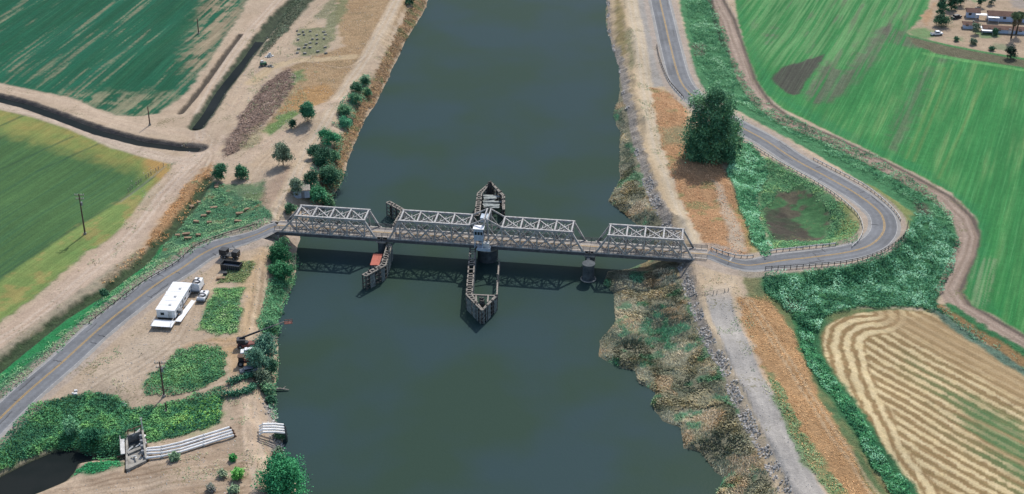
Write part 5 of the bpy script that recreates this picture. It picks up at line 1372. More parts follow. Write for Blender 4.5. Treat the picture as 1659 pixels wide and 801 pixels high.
tree('shrub', 451, 741, 'small grey green bush on the rocks above the largest bush', 1.8, 1.4, OL, 'shrub', GS, n=700, lumps=5, low=.12, trunk=False)
tree('broadleaf_tree', 464, 806, 'large bright green tree at the water, bottom of the west bank', 8.6, 5.4, ['#1f5a3c','#2c7048','#3f8858','#58a06c'], group=GS, n=7000, lumps=14, low=.12, leaf=.6)
tree('shrub', 386, 775, 'bright green bush among dead twigs on the bare slope', 1.8, 1.6, ['#3f7d40','#63a04e','#7fb060'], 'shrub', GS, n=900, lumps=5, low=.1, trunk=False)
tree('shrub', 379, 745, 'small round green bush in the middle of the bare slope', 1.1, 1.0, ['#3a7a44','#549a52'], 'shrub', GS, n=500, lumps=4, low=.1, trunk=False)
tree('shrub', 343, 795, 'grey dead bush at the foot of the bare slope', 1.2, 1.2, ['#6a6460','#8a857c','#7a8568'], 'shrub', GS, n=450, lumps=4, low=.1, trunk=False)
tree('shrub', 362, 772, 'thin sage green bush left of the bright green bush', .9, 1.3, ['#6d7f62','#8f9a7c'], 'shrub', GS, n=350, lumps=4, low=.1, trunk=False)
tree('shrub', 380, 797, 'pale sage bush at the bottom edge near the levee track', 1.0, 1.4, ['#5c7a5c','#8a9a7a'], 'shrub', GS, n=400, lumps=4, low=.1, trunk=False)
tree('shrub', 284, 744, 'sparse sage bush on the sand below the white pipes', 1.0, 1.6, ['#5a7a5a','#7d9272'], 'shrub', GS, n=420, lumps=5, low=.1, trunk=False)
tree('shrub', 172, 481, 'dark round bush in the weeds beside the west ditch', 1.5, 1.3, DK, 'shrub', n=500, lumps=4, low=.1, trunk=False)
tree('shrub', 120, 702, 'pale green shrub rising from the dark ground cover by the pond', 2.6, 2.4, ['#3f7450','#5f9068','#86ad86'], 'shrub', n=1200, lumps=6, low=.1, trunk=False)
tree('shrub', 150, 715, 'dark green shrub on the pond bank left of the pump station', 2.2, 2.8, ['#28583e','#3a7050'], 'shrub', n=1200, lumps=6, low=.1, trunk=False)
tree('shrub', 664, 8, 'dark green shrub beside the levee track at the top of the west bank', 2.6, 2.0, DK, 'shrub', GT, n=900, lumps=5, low=.1, trunk=False)
GF = 'trees and bushes of the farm yard'
tree('conifer', 1526, 27, 'tall dark tree at the left edge of the farm yard', 6.4, 2.4, DK, group=GF, n=2200, low=.1)
tree('conifer', 1541, 16, 'second tall dark tree, just behind the first one in the farm yard', 6.0, 2.4, DK, group=GF, n=2200, low=.1)
tree('broadleaf_tree', 1525, 42, 'low spreading green tree above the white pickup', 3.2, 3.4, ['#23382e','#33553c','#55805a'], group=GF, n=1800, lumps=7)
tree('broadleaf_tree', 1556, 10, 'dark round tree at the top of the farm yard', 3.8, 2.3, DK, group=GF, n=1200, lumps=6)
tree('conifer', 1589, 11, 'dark upright tree behind the brown roofs', 4.2, 1.7, DK, group=GF, n=900, lumps=6, low=.1)
tree('conifer', 1605, 7, 'narrow dark tree right of the upright one behind the roofs', 4.2, 1.4, OL, group=GF, n=800, lumps=6, low=.1)
tree('broadleaf_tree', 1580, 55, 'olive tree in front of the left end of the added front row', 3.8, 1.6, OL, group=GF, n=900, lumps=6)
tree('shrub', 1612, 57, 'round green bush in front of the added front row', 2.4, 1.4, MID, 'shrub', GF, n=700, lumps=5, low=.1, trunk=False)
tree('shrub', 1550, 67, 'small green bush at the edge of the farm yard', 1.2, 1.2, MID, 'shrub', GF, n=400, lumps=4, low=.1, trunk=False)
tree('shrub', 1576, 72, 'dark round bush with dry top near the fallow strip', 1.9, 1.6, OL, 'shrub', GF, n=600, lumps=5, low=.1, trunk=False)
tree('shrub', 1608, 82, 'flat dark bush beside the fallow strip', 1.1, 1.4, DK, 'shrub', GF, n=500, lumps=4, low=.1, trunk=False)
tree('shrub', 1637, 95, 'dark shrub-shaped stand-in for the palm shadow at the lower corner of the farm yard', 4.0, 2.2, ['#1e2c28','#2b4036','#49654a'], 'shrub', GF, n=1200, lumps=8, low=.08, trunk=False)  # leafy mass added where the palms only cast a shadow
def palm(px, py, h_, label):
    p = G(px, py); root = thing('palm_tree', p, label, 'palm tree', GF)
    mb = MB(); mb.tube([(p[0], p[1], p[2] - .2), (p[0] + .2, p[1], p[2] + h_ * .5), (p[0] + .5, p[1], p[2] + h_)], [.38, .27, .24], 8); mb.build('trunk', M['bark'], root)
    n = 900; v = RNG.normal(size=(n, 3)); v /= np.linalg.norm(v, axis=1)[:, None]; v[:, 2] *= .8
    q_ = np.array([.5, 0, h_]) + v * RNG.uniform(.4, 1.9, n)[:, None]
    k_ = 400; d_ = np.stack([.42 + RNG.normal(0, .42, k_), RNG.normal(0, .42, k_), h_ * RNG.uniform(.55, .92, k_)], 1)
    cc = np.vstack([pal(['#3d4c3a', '#5a6b4c', '#84906a'], RNG.random(n)), pal(['#5a4f3f', '#7d6f58'], RNG.random(k_))])
    me = leaf_mesh('crown', np.vstack([q_, d_]), RNG.uniform(.4, .9, n + k_), cc, aspect=.3); link(bpy.data.objects.new('crown', me), root)
palm(1638, 62, 8.6, 'taller palm in front of the farm houses, left of the pair')
palm(1646, 56, 7.4, 'shorter palm in front of the farm houses, right of the pair')

# ---------------------------------------------------------------- west yard: trailer, trucks, machines
def frame2(p, q):
    """ground frame with x axis from p to q"""
    p = np.array(p[:2], float); q = np.array(q[:2], float); u = (q - p) / np.linalg.norm(q - p); return u, np.array([u[1], -u[0]])
D_ = G(255, 518); Cc_ = G(288, 519); A_ = D_ + (G(283, 473) - G(255, 518))
zt_ = D_[2]
u_, v_ = frame2(D_, A_)                       # u along the trailer (away), v to the right
Lt, Wt, Ht = float(np.linalg.norm((A_ - D_)[:2])), 4.7, 2.9
def T(u, v, z, o=D_): return (o[0] + u_[0] * u + v_[0] * v, o[1] + u_[1] * u + v_[1] * v, zt_ + z)
rzT = math.atan2(u_[1], u_[0])
root = thing('office_trailer', T(Lt / 2, Wt / 2, 0), 'long white office trailer with flat roof and small dark windows beside the highway', 'office trailer')
mb = MB(); mb.box(T(Lt / 2, Wt / 2, .7 + Ht / 2 - .35), (Lt, Wt, Ht - .7), rzT); body = mb.build('body', M['white'], root, .04)
mb = MB(); mb.box(T(Lt / 2, Wt / 2, Ht + .06), (Lt + .3, Wt + .3, .1), rzT); mb.build('roof', M['white'], root)
mb = MB(); mb.box(T(Lt / 2, Wt / 2, .34), (Lt - .3, Wt - .3, .66), rzT); mb.build('skirting', M['black'], root)
for uu in (1.6, 4.6, 8.0, 11.5):
    mb = MB(); mb.box(T(uu, Wt + .02, 1.75), (.8, .06, .75), rzT); w_ = mb.build('window', M['glass'], root)
    mb = MB()
    for a, b in (((-.45, 1.34), (.45, 1.34)), ((-.45, 2.16), (.45, 2.16)), ((-.45, 1.34), (-.45, 2.16)), ((.45, 1.34), (.45, 2.16))): mb.beam(T(uu + a[0], Wt + .05, a[1]), T(uu + b[0], Wt + .05, b[1]), .06)
    mb.build('frame', M['white_old'], w_)
mb = MB(); mb.box(T(6.2, Wt + .025, 1.55), (.95, .05, 1.7), rzT); mb.build('door', M['grey_paint'], root)
mb = MB(); mb.box(T(9.6, -.42, 1.9), (.9, .7, .8), rzT); mb.build('air_conditioner', M['white_old'], root, .03)
mb = MB(); mb.box(T(2.6, Wt + .5, 1.3), (1.2, .9, .9), rzT); mb.build('air_conditioner', M['grey_paint'], root, .03)
for k in range(3):
    mb = MB(); mb.box(T(6.2, Wt + .4 + .3 * k, .6 - .2 * k), (1.2, .3, .06), rzT); mb.build('step', M['grey_paint'], root)
for uu in (2.5, 6.5, 10.5):
    mb = MB(); mb.box(T(uu, Wt * .6, Ht + .22), (.6, .6, .24), rzT); mb.build('roof_vent', M['white_old'], root, .03)
mb = MB()
for k in range(1, 6): mb.box(T(Lt * k / 6, Wt / 2, Ht + .118), (.09, Wt + .28, .02), rzT)
mb.build('roof_seam', M['white_old'], root)
mb = MB(); mb.box(T(-.02, 1.5, 1.8), (.05, .9, .7), rzT); mb.build('window', M['glass'], root)
mb = MB(); mb.box(T(-.02, 3.4, 1.6), (.05, .95, 1.75), rzT); mb.build('door', M['white_old'], root)
# white platform and ramp
root = thing('loading_platform', T(-1.8, 2.8, 0), 'low white loading platform with long ramp at the near end of the office trailer', 'platform')
mb = MB(); mb.box(T(-3.1, 2.6, .95), (3.0, 5.4, .14), rzT); mb.build('deck', M['white'], root)
mb = MB(); mb.quad_box([T(-1.6, 5.15, .75), T(11.5, 5.75, .10), T(11.5, 6.95, .10), T(-1.6, 6.65, .75), T(-1.6, 5.15, .89), T(11.5, 5.75, .22), T(11.5, 6.95, .22), T(-1.6, 6.65, .89)]); mb.build('ramp', M['white'], root)
for a in (-4.4, -1.8):
    for b in (.3, 2.6, 4.9):
        mb = MB(); mb.beam(T(a, b, -.1), T(a, b, .88), .14); mb.build('leg', M['grey_paint'], root)
mb = MB()
for b in (.15, 5.0): mb.beam(T(-4.5, b, 1.95), T(-1.75, b, 1.95), .06); mb.beam(T(-4.5, b, 1.02), T(-4.5, b, 1.95), .06); mb.beam(T(-1.8, b, 1.02), T(-1.8, b, 1.95), .06)
mb.build('railing', M['white_old'], root)
def wheel(root, p, axis, r=.5, w=.3):
    p = Vector(p); a = Vector((axis[0], axis[1], 0)).normalized() * (w / 2)
    mb = MB(); mb.cyl(p - a, p + a, r, 16); t = mb.build('wheel', M['tyre'], root)
    mb = MB(); mb.cyl(p - a * 1.08, p + a * 1.08, r * .5, 12); mb.build('rim', M['grey_paint'], t)
# tank trailer with hose coils
def hose_trailer(px, py, label, hgt, ln):
    o = G(px, py); 
    def Q(u, v, z): return (o[0] + u_[0] * u + v_[0] * v, o[1] + u_[1] * u + v_[1] * v, o[2] + z)
    root = thing('tank_trailer', o, label, 'tank trailer', 'white trailers carrying coiled hoses')
    mb = MB(); mb.box(Q(0, 0, .62), (ln, 2.2, .22), rzT); mb.build('chassis', M['grey_paint'], root)
    mb = MB(); mb.box(Q(.1, 0, .73 + hgt / 2), (ln * .92, 2.15, hgt), rzT, .93); mb.build('tank', M['white'], root, .08)
    for k in range(3):
        mb = MB(); mb.torus(Q(-.5, .0, .80 + hgt + .14 * k), 1.0 - .1 * k, .07, 24, 6, (.1 * k, .1, 1)); mb.build('hose_coil', M['black'], root)
    mb = MB(); mb.cyl(Q(ln * .3, 0, .73 + hgt), Q(ln * .3, 0, .95 + hgt), .3, 12); mb.build('hatch', M['grey_paint'], root)
    for a in (-.28, .02):
        for s_ in (-1, 1): wheel(root, Q(ln * a, s_ * 1.0, .42), v_, .42, .25)
    mb = MB(); mb.beam(Q(ln / 2, .5, .55), Q(ln / 2 + 1.4, 0, .5), .12); mb.beam(Q(ln / 2, -.5, .55), Q(ln / 2 + 1.4, 0, .5), .12); mb.build('drawbar', M['grey_paint'], root)
hose_trailer(321, 470, 'tall white tank trailer with black hoses coiled on top, behind the office trailer', 1.9, 4.2)
hose_trailer(329, 484, 'low white flat trailer with coiled black hose, next to the tall tank trailer', .5, 4.6)
# small orange cone-like marker on the flat trailer stays out; black truck and open container
def black_truck(px, py, qx, qy, label):
    a = G(px, py); b = G(qx, qy); u, v = frame2(a, b); ln = float(np.linalg.norm((b - a)[:2])); z0 = (a[2] + b[2]) / 2; rz = math.atan2(u[1], u[0])
    def Q(s, w, z): return (a[0] + u[0] * s + v[0] * w, a[1] + u[1] * s + v[1] * w, z0 + z)
    root = thing('flatbed_truck', Q(ln / 2, 0, 0), label, 'truck')
    mb = MB(); mb.box(Q(ln / 2, 0, .75), (ln * .96, .9, .22), rz); mb.build('chassis', M['black'], root)
    mb = MB(); mb.box(Q(ln - .95, 0, 1.65), (1.7, 2.1, 1.6), rz, .94); cb_ = mb.build('cab', M['black'], root, .08)
    mb = MB(); mb.box(Q(ln - .13, 0, 1.95), (.06, 1.7, .6), rz); mb.build('windscreen', M['glass'], cb_)
    mb = MB(); mb.box(Q(ln * .36, 0, 1.0), (ln * .66, 2.2, .16), rz); bed = mb.build('bed', M['steel_dark'], root)
    mb = MB(); mb.box(Q(1.1, 0, 1.75), (2.0, 2.0, 1.3), rz); mb.build('load_box', M['black'], bed, .04)
    mb = MB()
    for k in range(4): mb.beam(Q(2.4 + .5 * k, -1.05, 1.05), Q(2.4 + .5 * k, -1.05, 1.9), .08); mb.beam(Q(2.4 + .5 * k, 1.05, 1.05), Q(2.4 + .5 * k, 1.05, 1.9), .08)
    mb.beam(Q(2.2, -1.05, 1.9), Q(4.1, -1.05, 1.9), .1); mb.beam(Q(2.2, 1.05, 1.9), Q(4.1, 1.05, 1.9), .1); mb.build('stake_rail', M['steel_dark'], bed)
    for s in (.9, 1.8, ln - 1.1):
        for w in (-.95, .95): wheel(root, Q(s, w, .48), v, .48, .3)
    for w in (-.75, .75):
        mb = MB(); mb.box(Q(ln - .08, w, 1.15), (.05, .3, .2), rz); mb.build('headlight', M['white_old'], cb_)
black_truck(358, 416, 388, 420, 'black flatbed truck parked beside the highway with its cab towards the bridge')
a = G(358, 438); b = G(388, 439); u, v = frame2(a, b); ln = float(np.linalg.norm((b - a)[:2])); rz = math.atan2(u[1], u[0]); z0 = a[2]
def Q(s, w, z): return (a[0] + u[0] * s + v[0] * w, a[1] + u[1] * s + v[1] * w, z0 + z)
root = thing('open_container', Q(ln / 2, 0, 0), 'long black open-topped container next to the black flatbed truck', 'container')
mb = MB(); mb.box(Q(ln / 2, -1.1, .15), (ln, 2.4, .16), rz); mb.build('floor', M['black'], root)
for w in (.1, -2.3):
    mb = MB(); mb.box(Q(ln / 2, w, 1.03), (ln, .1, 1.6), rz); mb.build('side_wall', M['black'], root)
for s in (.05, ln - .05):
    mb = MB(); mb.box(Q(s, -1.1, 1.03), (.1, 2.28, 1.6), rz); mb.build('end_wall', M['black'], root)
mb = MB(); mb.box(Q(ln / 2, -1.1, .9), (ln - .3, 2.1, .1), rz); mb.build('load', M['grey_paint'], root)
mb = MB()
for k in range(8): mb.beam(Q(.5 + (ln - 1) * k / 7, .2, .25), Q(.5 + (ln - 1) * k / 7, .2, 1.8), .1)
mb.build('side_rib', M['steel_dark'], root)
def crate(px, py, size, m, label, rz_=0.1, cat='crate', group=None):
    p = G(px, py); root = thing('crate', p, label, cat, group)
    mb = MB(); mb.box((p[0], p[1], p[2] + size[2] / 2), size, rz_); mb.build('box', m, root, .03)
    mb = MB(); mb.box((p[0], p[1], p[2] + size[2] + .03), (size[0] + .08, size[1] + .08, .06), rz_); mb.build('lid', m, root)
    mb = MB()
    for s_ in (-.35, .35): mb.box((p[0] + size[0] * s_, p[1], p[2] + .02), (.12, size[1] + .05, .1), rz_)
    mb.build('skid', M['timber_dark'], root)
crate(358, 452, (2.2, .9, .35), M['tan_slab'], 'low tan wooden crate lying below the black container')
crate(365, 447, (1.0, .8, .8), M['black'], 'small dark crate below the black container')
# boom lift
p = G(400, 562); tip = G(434, 552); 
root = thing('boom_lift', p, 'red and black boom lift with its long arm stretched out over the river bank', 'boom lift')
x, y, z = p
mb = MB(); mb.box((x, y, z + .75), (4.2, 2.2, .6), 0.05); mb.build('chassis', M['red_paint'], root, .08)
for sx in (-1.4, 1.4):
    for sy in (-1.0, 1.0): wheel(root, (x + sx, y + sy, z + .55), (0, 1), .55, .4)
mb = MB(); mb.cyl((x - .3, y, z + 1.05), (x - .3, y, z + 1.4), .8, 18); mb.build('turntable', M['black'], root)
mb = MB(); mb.box((x - 1.3, y, z + 1.85), (2.0, 1.8, .9), 0.05); mb.build('counterweight', M['black'], root, .08)
bt = Vector((x + 9.0, y + 3.4, z + 5.0)); b0 = Vector((x - 1.6, y, z + 2.3)); bm = b0.lerp(bt, .45)
mb = MB(); mb.beam(b0, bm, .32, .36); mb.build('boom', M['black'], root)
mb = MB(); mb.beam(b0.lerp(bt, .43), b0.lerp(bt, .78), .22, .26); mb.build('boom_extension', M['steel_dark'], root)
mb = MB(); mb.beam(b0.lerp(bt, .77), bt, .16, .18); mb.build('jib', M['timber'], root)
mb = MB(); mb.box(bt + Vector((.9, .1, -.45)), (1.9, .9, .12), .2); bk = mb.build('basket', M['red_paint'], root)
mb = MB()
for zz in (.2, .65): 
    for sy in (-.45, .45): mb.beam(bt + Vector((-.05, .1 + sy - .18, zz - .4)), bt + Vector((1.85, .1 + sy + .18, zz - .4)), .08)
for sx in (0, .9, 1.8):
    for sy in (-.45, .45): mb.beam(bt + Vector((sx, .1 + sy + .2 * (sx - .9), -.4)), bt + Vector((sx, .1 + sy + .2 * (sx - .9), .3)), .07)
mb.build('guard_rail', M['red_paint'], bk)
# red machine (forklift / tractor)
p = G(396, 592); x, y, z = p
root = thing('tractor', p, 'small dark red tractor parked in the dirt left of the willow', 'tractor')
mb = MB(); mb.box((x + .9, y, z + 1.05), (1.7, .9, .75), .05); mb.build('bonnet', M['red_paint'], root, .1)
mb = MB(); mb.box((x - .6, y, z + 1.7), (1.4, 1.3, 1.5), .05, .9); cb_ = mb.build('cab', M['black'], root, .06)
mb = MB(); mb.box((x - .6, y, z + 2.5), (1.6, 1.5, .12), .05); mb.build('roof', M['rust'], cb_)
for sy in (-.85, .85): wheel(root, (x - .7, y + sy, z + .75), (0, 1), .75, .45)
for sy in (-.65, .65): wheel(root, (x + 1.3, y + sy, z + .45), (0, 1), .45, .3)
mb = MB(); mb.beam((x + 1.7, y - .5, z + .8), (x - .2, y - .5, z + 2.3), .15); mb.beam((x + 1.7, y + .5, z + .8), (x - .2, y + .5, z + 2.3), .15); mb.build('loader_arm', M['red_paint'], root)
def car(px, py, ang, m, label, pickup=False, group=None, L_=4.5):
    p = G(px, py); x, y, z = p; c, s_ = math.cos(ang), math.sin(ang)
    def K(a, b, h): return (x + a * c - b * s_, y + a * s_ + b * c, z + h)
    root = thing('pickup_truck' if pickup else 'parked_car', p, label, 'pickup' if pickup else 'car', group)
    mb = MB(); mb.box(K(0, 0, .62), (L_, 1.8, .62), ang, .97); bd = mb.build('body', m, root, .12)
    if pickup:
        mb = MB(); mb.box(K(.35, 0, 1.25), (1.7, 1.6, .68), ang, .82); cb2 = mb.build('cab', m, root, .08)
        mb = MB(); mb.box(K(-1.35, 0, .95), (1.7, 1.5, .06), ang); mb.build('load_bed', M['black'], root)
    else:
        mb = MB(); mb.box(K(-.15, 0, 1.2), (2.5, 1.6, .6), ang, .80); cb2 = mb.build('cabin', m, root, .1)
    for sg in (-1, 1):
        mb = MB(); mb.box(K(.05 if pickup else -.15, sg * .76, 1.22), (1.3 if pickup else 2.0, .06, .38), ang); mb.build('window', M['glass'], cb2)
    mb = MB(); mb.box(K(1.15 if pickup else 1.02, 0, 1.2), (.16, 1.35, .42), ang); mb.build('windscreen', M['glass'], cb2)
    for a in (-L_ * .31, L_ * .31):
        for b in (-.85, .85): wheel(root, K(a, b, .34), (-s_, c), .34, .22)
    for b in (-.6, .6):
        mb = MB(); mb.box(K(L_ / 2 - .02, b, .72), (.06, .3, .16), ang); mb.build('headlight', M['white_old'], bd)
car(405, 574, .1, M['white'], 'white car half hidden under the willow, beside the boom lift')
car(404, 604, .3, M['grey_paint'], 'grey car half hidden under the lower willow')
car(1549, 30, .5, M['black'], 'dark car parked in the farm yard by the tall trees')
car(1517, 57, .15, M['white'], 'white pickup parked at the corner of the farm yard', True)

# ---------------------------------------------------------------- pump station and pipes
c0 = [P(205, 706), P(230, 697), P(237, 746), P(204, 761)]
zt0 = 3.3
def P3(px, py, z): return PZ(px, py, z)
q0, q1, q2, q3 = P3(205, 706, zt0), P3(231, 697, zt0), P3(237, 745, zt0), P3(205, 760, zt0)
cen = (q0 + q1 + q2 + q3) / 4
root = thing('pump_station', (cen[0], cen[1], 0), 'old open concrete pump station with pumps and catwalk at the end of the pond', 'pump station')
def wall(a, b, z0, z1, t, nm, m):
    mb = MB(); mb.beam((a[0], a[1], (z0 + z1) / 2), (b[0], b[1], (z0 + z1) / 2), t, z1 - z0); return mb.build(nm, m, root)
m01, m23 = q0 * .48 + q3 * .52, q1 * .48 + q2 * .52
ins = lambda a, b, k=.03: (a + (b - a) * k, b + (a - b) * k)
for a, b, hh in ((q0, q1, 3.3), (q1, q2, 3.6), (q2, q3, 3.3), (q3, q0, 3.0)):
    a2, b2 = ins(a, b); wall(a2, b2, -1.4, hh, .42, 'wall', M['concrete'])
a2, b2 = ins(m01, m23, .05); wall(a2, b2, -1.4, 3.15, .8, 'dividing_wall', M['concrete'])
mb = MB(); mb.prism([cen + (q - cen) * .93 for q in (q0, q1, q2, q3)], .9, 1.3); mb.build('floor', M['concrete_dark'], root)
mb = MB(); mb.prism([cen + (q - cen) * .9 for q in (m01, m23, q2, q3)], 2.5, 2.7); mb.build('slab', M['concrete'], root)
for k in range(4):
    t = .14 + .24 * k; pq = q1 + (q2 - q1) * t; pp = pq + (cen - pq) * .28
    mb = MB(); mb.cyl((pp[0], pp[1], .6), (pp[0], pp[1], 3.1), .42, 14); pm = mb.build('pump', M['rust'], root)
    mb = MB(); mb.cyl((pp[0], pp[1], 3.1), (pp[0], pp[1], 4.1), .33, 12); mb.build('motor', M['grey_paint'], pm)
    mb = MB(); mb.beam((pp[0], pp[1], 2.7), (pq[0] + .5, pq[1], 2.9), .5); mb.build('elbow', M['pipe'], pm)
e0, e1 = P3(198, 712, 2.6), P3(199, 736, 2.6)
mb = MB(); mb.beam(e0, e1, .95, .15); ck = mb.build('catwalk', M['white_old'], root)
mb = MB()
for zz in (.5, 1.0): mb.beam(e0 + np.array([-.4, 0, zz]), e1 + np.array([-.4, 0, zz]), .06)
for t in (0, .33, .66, 1): pp = e0 + (e1 - e0) * t; mb.beam(pp + np.array([-.4, 0, 0]), pp + np.array([-.4, 0, 1.05]), .06)
mb.build('railing', M['white_old'], ck)
for t in (.05, .95):
    pp = e0 + (e1 - e0) * t; mb = MB(); mb.beam((pp[0], pp[1], -1.3), (pp[0], pp[1], 2.5), .2); mb.build('support_post', M['timber_dark'], root)
mb = MB()
for t in (.1, .5, .9): pp = q1 + (q0 - q1) * t; mb.beam((pp[0], pp[1], 3.3), (pp[0], pp[1], 4.6), .16)
pp, pq = q1 + (q0 - q1) * .1, q1 + (q0 - q1) * .9; mb.beam((pp[0], pp[1], 4.55), (pq[0], pq[1], 4.55), .16); mb.build('gantry', M['rust'], root)
mb = MB(); pp = q1; mb.beam((pp[0], pp[1], 3.4), (pp[0], pp[1], 6.4), .2); mb.torus((pp[0], pp[1], 6.5), .3, .06, 12, 5, (0, 1, 0)); mb.build('hoist_post', M['white_old'], root)
for k in range(9):
    a = P3(207 + 2.6 * k, 722 + random.uniform(-16, 22), 2.95); b = a + np.array([random.uniform(.8, 1.6), random.uniform(-2.0, 2.0), .5])
    mb = MB(); mb.beam(a, b, .3, .1); mb.build('loose_plank', M['white_old'], root)
root = thing('screen_rack', P3(195, 745, -.2), 'rusty debris rack with brown boom at the left of the pump station', 'debris rack')
mb = MB(); mb.beam(P3(190, 741, 1.0), P3(202, 738, 1.4), .5, .3); mb.build('rack', M['rust'], root)
mb = MB(); mb.beam(P3(184, 753, .2), P3(196, 745, 1.0), .3, .25); mb.build('arm', M['tan_slab'], root)
mb = MB(); mb.cyl(P3(195, 745, -1.5), P3(195, 745, 1.2), .14, 8); mb.build('post', M['timber_dark'], root)
PIPES = [[(238,727),(262,724.5),(292,717.5),(330,705.5),(352,699),(372,692.5)], [(236,731),(262,729),(292,722.5),(330,710.5),(352,704),(375.5,697)], [(236,735.5),(262,734),(292,728),(330,716),(352,709),(377,701)], [(236,742.5),(262,739.5),(292,732.5),(330,720.5),(352,713.5),(379,705.5)]]
lbl = ['topmost', 'second', 'third', 'lowest']
for k, px_ in enumerate(PIPES):
    pts = []
    for i, (x, y) in enumerate(px_):
        t = P(x, y + 1.5); zz = max(t[2] + .45, 2.9 + .25 * i * .9)
        pts.append(PZ(x, y, zz))
    e = pts[-1] + (pts[-1] - pts[-2]) * .12; e[2] = pts[-1][2] - .5
    root = thing('discharge_pipe', pts[0] * np.array([1, 1, 0]), '%s of the four long white pipes climbing from the pump station' % lbl[k], 'pipe', 'white pipes from the pump station')
    mb = MB(); mb.tube(pts, .27, 12); mb.build('pipe_run', M['pipe'], root)
    mb = MB(); mb.tube([pts[-1], e, e + (e - pts[-1]) * 1.2 + np.array([0, 0, -.5])], .27, 10); mb.build('elbow', M['rust'], root)
    for i in (1, 3):
        pp = pts[i]; g = float(zgrid(pp[0], pp[1]))
        mb = MB(); mb.box((pp[0], pp[1], (g + pp[2]) / 2 - .15), (.5, .8, max(.3, pp[2] - g)), .3); mb.build('support', M['concrete'], root)
        mb = MB(); d_ = Vector(pts[i] - pts[i - 1]).normalized(); mb.cyl(Vector(pp) - d_ * .12, Vector(pp) + d_ * .12, .34, 12); mb.build('flange', M['white_old'], root)
for k, y0 in enumerate((687.5, 691.8, 696.0, 700.4)):
    a = PZ(426, y0, 4.9); b = PZ(446, y0 - .3, 4.4); c = PZ(459 + k * .6, y0 + 1.2, 3.6); e = PZ(463 + k * .6, y0 + 16, -.3)
    root = thing('outlet_pipe', (a[0], a[1], 0), '%s of the four short white outlet pipes running into the river' % lbl[k], 'pipe', 'white outlet pipes on the west bank')
    mb = MB(); mb.tube([a + np.array([-.8, 0, -.6]), a, b, c], .27, 12); mb.build('pipe_run', M['pipe'], root)
    mb = MB(); mb.tube([c, c * .6 + e * .4 + np.array([.25, 0, .2]), e], .25, 12); mb.build('elbow', M['concrete_dark'], root)

# ---------------------------------------------------------------- rails and posts along the highway
def guard(name, px_, label, m_rail, m_post, step, hgt=.85, rails=(0.7,), rw=(.10, .30), zoff=0.0, group=None, rzs=None):
    pts = catmull([G(x, y) for x, y in px_], 1.0)
    if rzs is not None:
        d_, s_, zz, sd_ = line_dist(pts[:, 0], pts[:, 1], rzs); pts[:, 2] = zz - .1
    root = thing(name, pts[0], label, 'guard rail', group)
    seg = np.r_[0, np.cumsum(np.linalg.norm(np.diff(pts[:, :2], axis=0), axis=1))]; ln = seg[-1]
    n = min(95, max(2, int(ln / step)))
    at = [np.array([np.interp(ln * i / n, seg, pts[:, j]) for j in range(3)]) for i in range(n + 1)]
    for r_ in rails:
        mb = MB()
        for a, b in zip(at[:-1], at[1:]): mb.beam(a + np.array([0, 0, r_]), b + np.array([0, 0, r_]), rw[0], rw[1])
        mb.build('rail', m_rail, root)
    for a in at:
        mb = MB(); mb.box((a[0], a[1], a[2] + hgt / 2 - .15), (.16, .16, hgt + .3)); mb.build('post', m_post, root)
    return root
GR = 'guard rails beside the highway'
guard('guard_rail', [(1199,228),(1225,241),(1262,264),(1310,290),(1346,312),(1375,335),(1391,352),(1398,372),(1392,390),(1380,402)], 'white guard rail on the inner side of the highway bend', M['white_old'], M['timber'], 1.9, hgt=.7, rails=(.6,), rw=(.10, .24), group=GR, rzs=RE)
guard('guard_rail', [(1318,259),(1360,281),(1401,303),(1430,325),(1452,347),(1459,358)], 'white guard rail on the outer side of the upper highway bend', M['white_old'], M['timber'], 1.9, hgt=.7, rails=(.6,), rw=(.10, .24), group=GR, rzs=RE)
guard('guard_rail', [(1471,364),(1466,382),(1452,396),(1421,414),(1374,427.5),(1306,434),(1240,438)], 'dark timber railing along the outer side of the lower highway bend', M['timber_dark'], M['timber_dark'], 1.7, hgt=1.1, rails=(.5, 1.0), rw=(.10, .13), group=GR, rzs=RE)
guard('guard_rail', [(1247,410),(1280,406),(1320,402),(1354,398)], 'short pale railing between the highway and the brown basin', M['white_old'], M['timber_dark'], 1.9, group=GR, rzs=RE)
guard('guard_rail', [(416,366),(385,375),(352,386),(313,403),(287,427),(236,457),(189,491),(145,525)], 'long low dark railing along the field side of the west highway', M['timber_dark'], M['timber_dark'], 2.4, hgt=.75, rails=(.55,), rw=(.1, .2), group=GR, rzs=RW)
guard('guard_rail', [(1152,405),(1170,411),(1195,418),(1220,418)], 'short railing on the far side of the road at the east bridge end', M['white_old'], M['timber_dark'], 1.7, group=GR, rzs=RE)
guard('guard_rail', [(1064,75),(1069,98),(1083,132),(1107,160)], 'short dark railing beside the grey gravel lot at the top', M['timber_dark'], M['timber_dark'], 1.9, group=GR, rzs=RE)
# farm fence posts
def fence(px_, label, step, hgt=1.2):
    pts = catmull([G(x, y) for x, y in px_], 1.0); root = thing('wire_fence', pts[0], label, 'fence')
    n = max(2, int(np.linalg.norm(np.diff(pts[:, :2], axis=0), axis=1).sum() / step))
    at = [pts[int(i * (len(pts) - 1) / n)] for i in range(n + 1)]
    for a in at: mb = MB(); mb.cyl(a - np.array([0, 0, .2]), a + np.array([0, 0, hgt]), .09, 6); mb.build('post', M['timber'], root)
    mb = MB()
    for zz in (.5, 1.05):
        for a, b in zip(at[:-1], at[1:]): mb.beam(a + np.array([0, 0, zz]), b + np.array([0, 0, zz]), .03)
    mb.build('wire', M['steel_dark'], root)
fence([(208,312),(225,298),(245,284),(265,270)], 'pale post and wire fence at the corner of the dark green field', 1.6)
fence([(1180,472),(1150,478),(1128,482)], 'low fence across the pale landing south of the east bridge end', 1.7, .9)

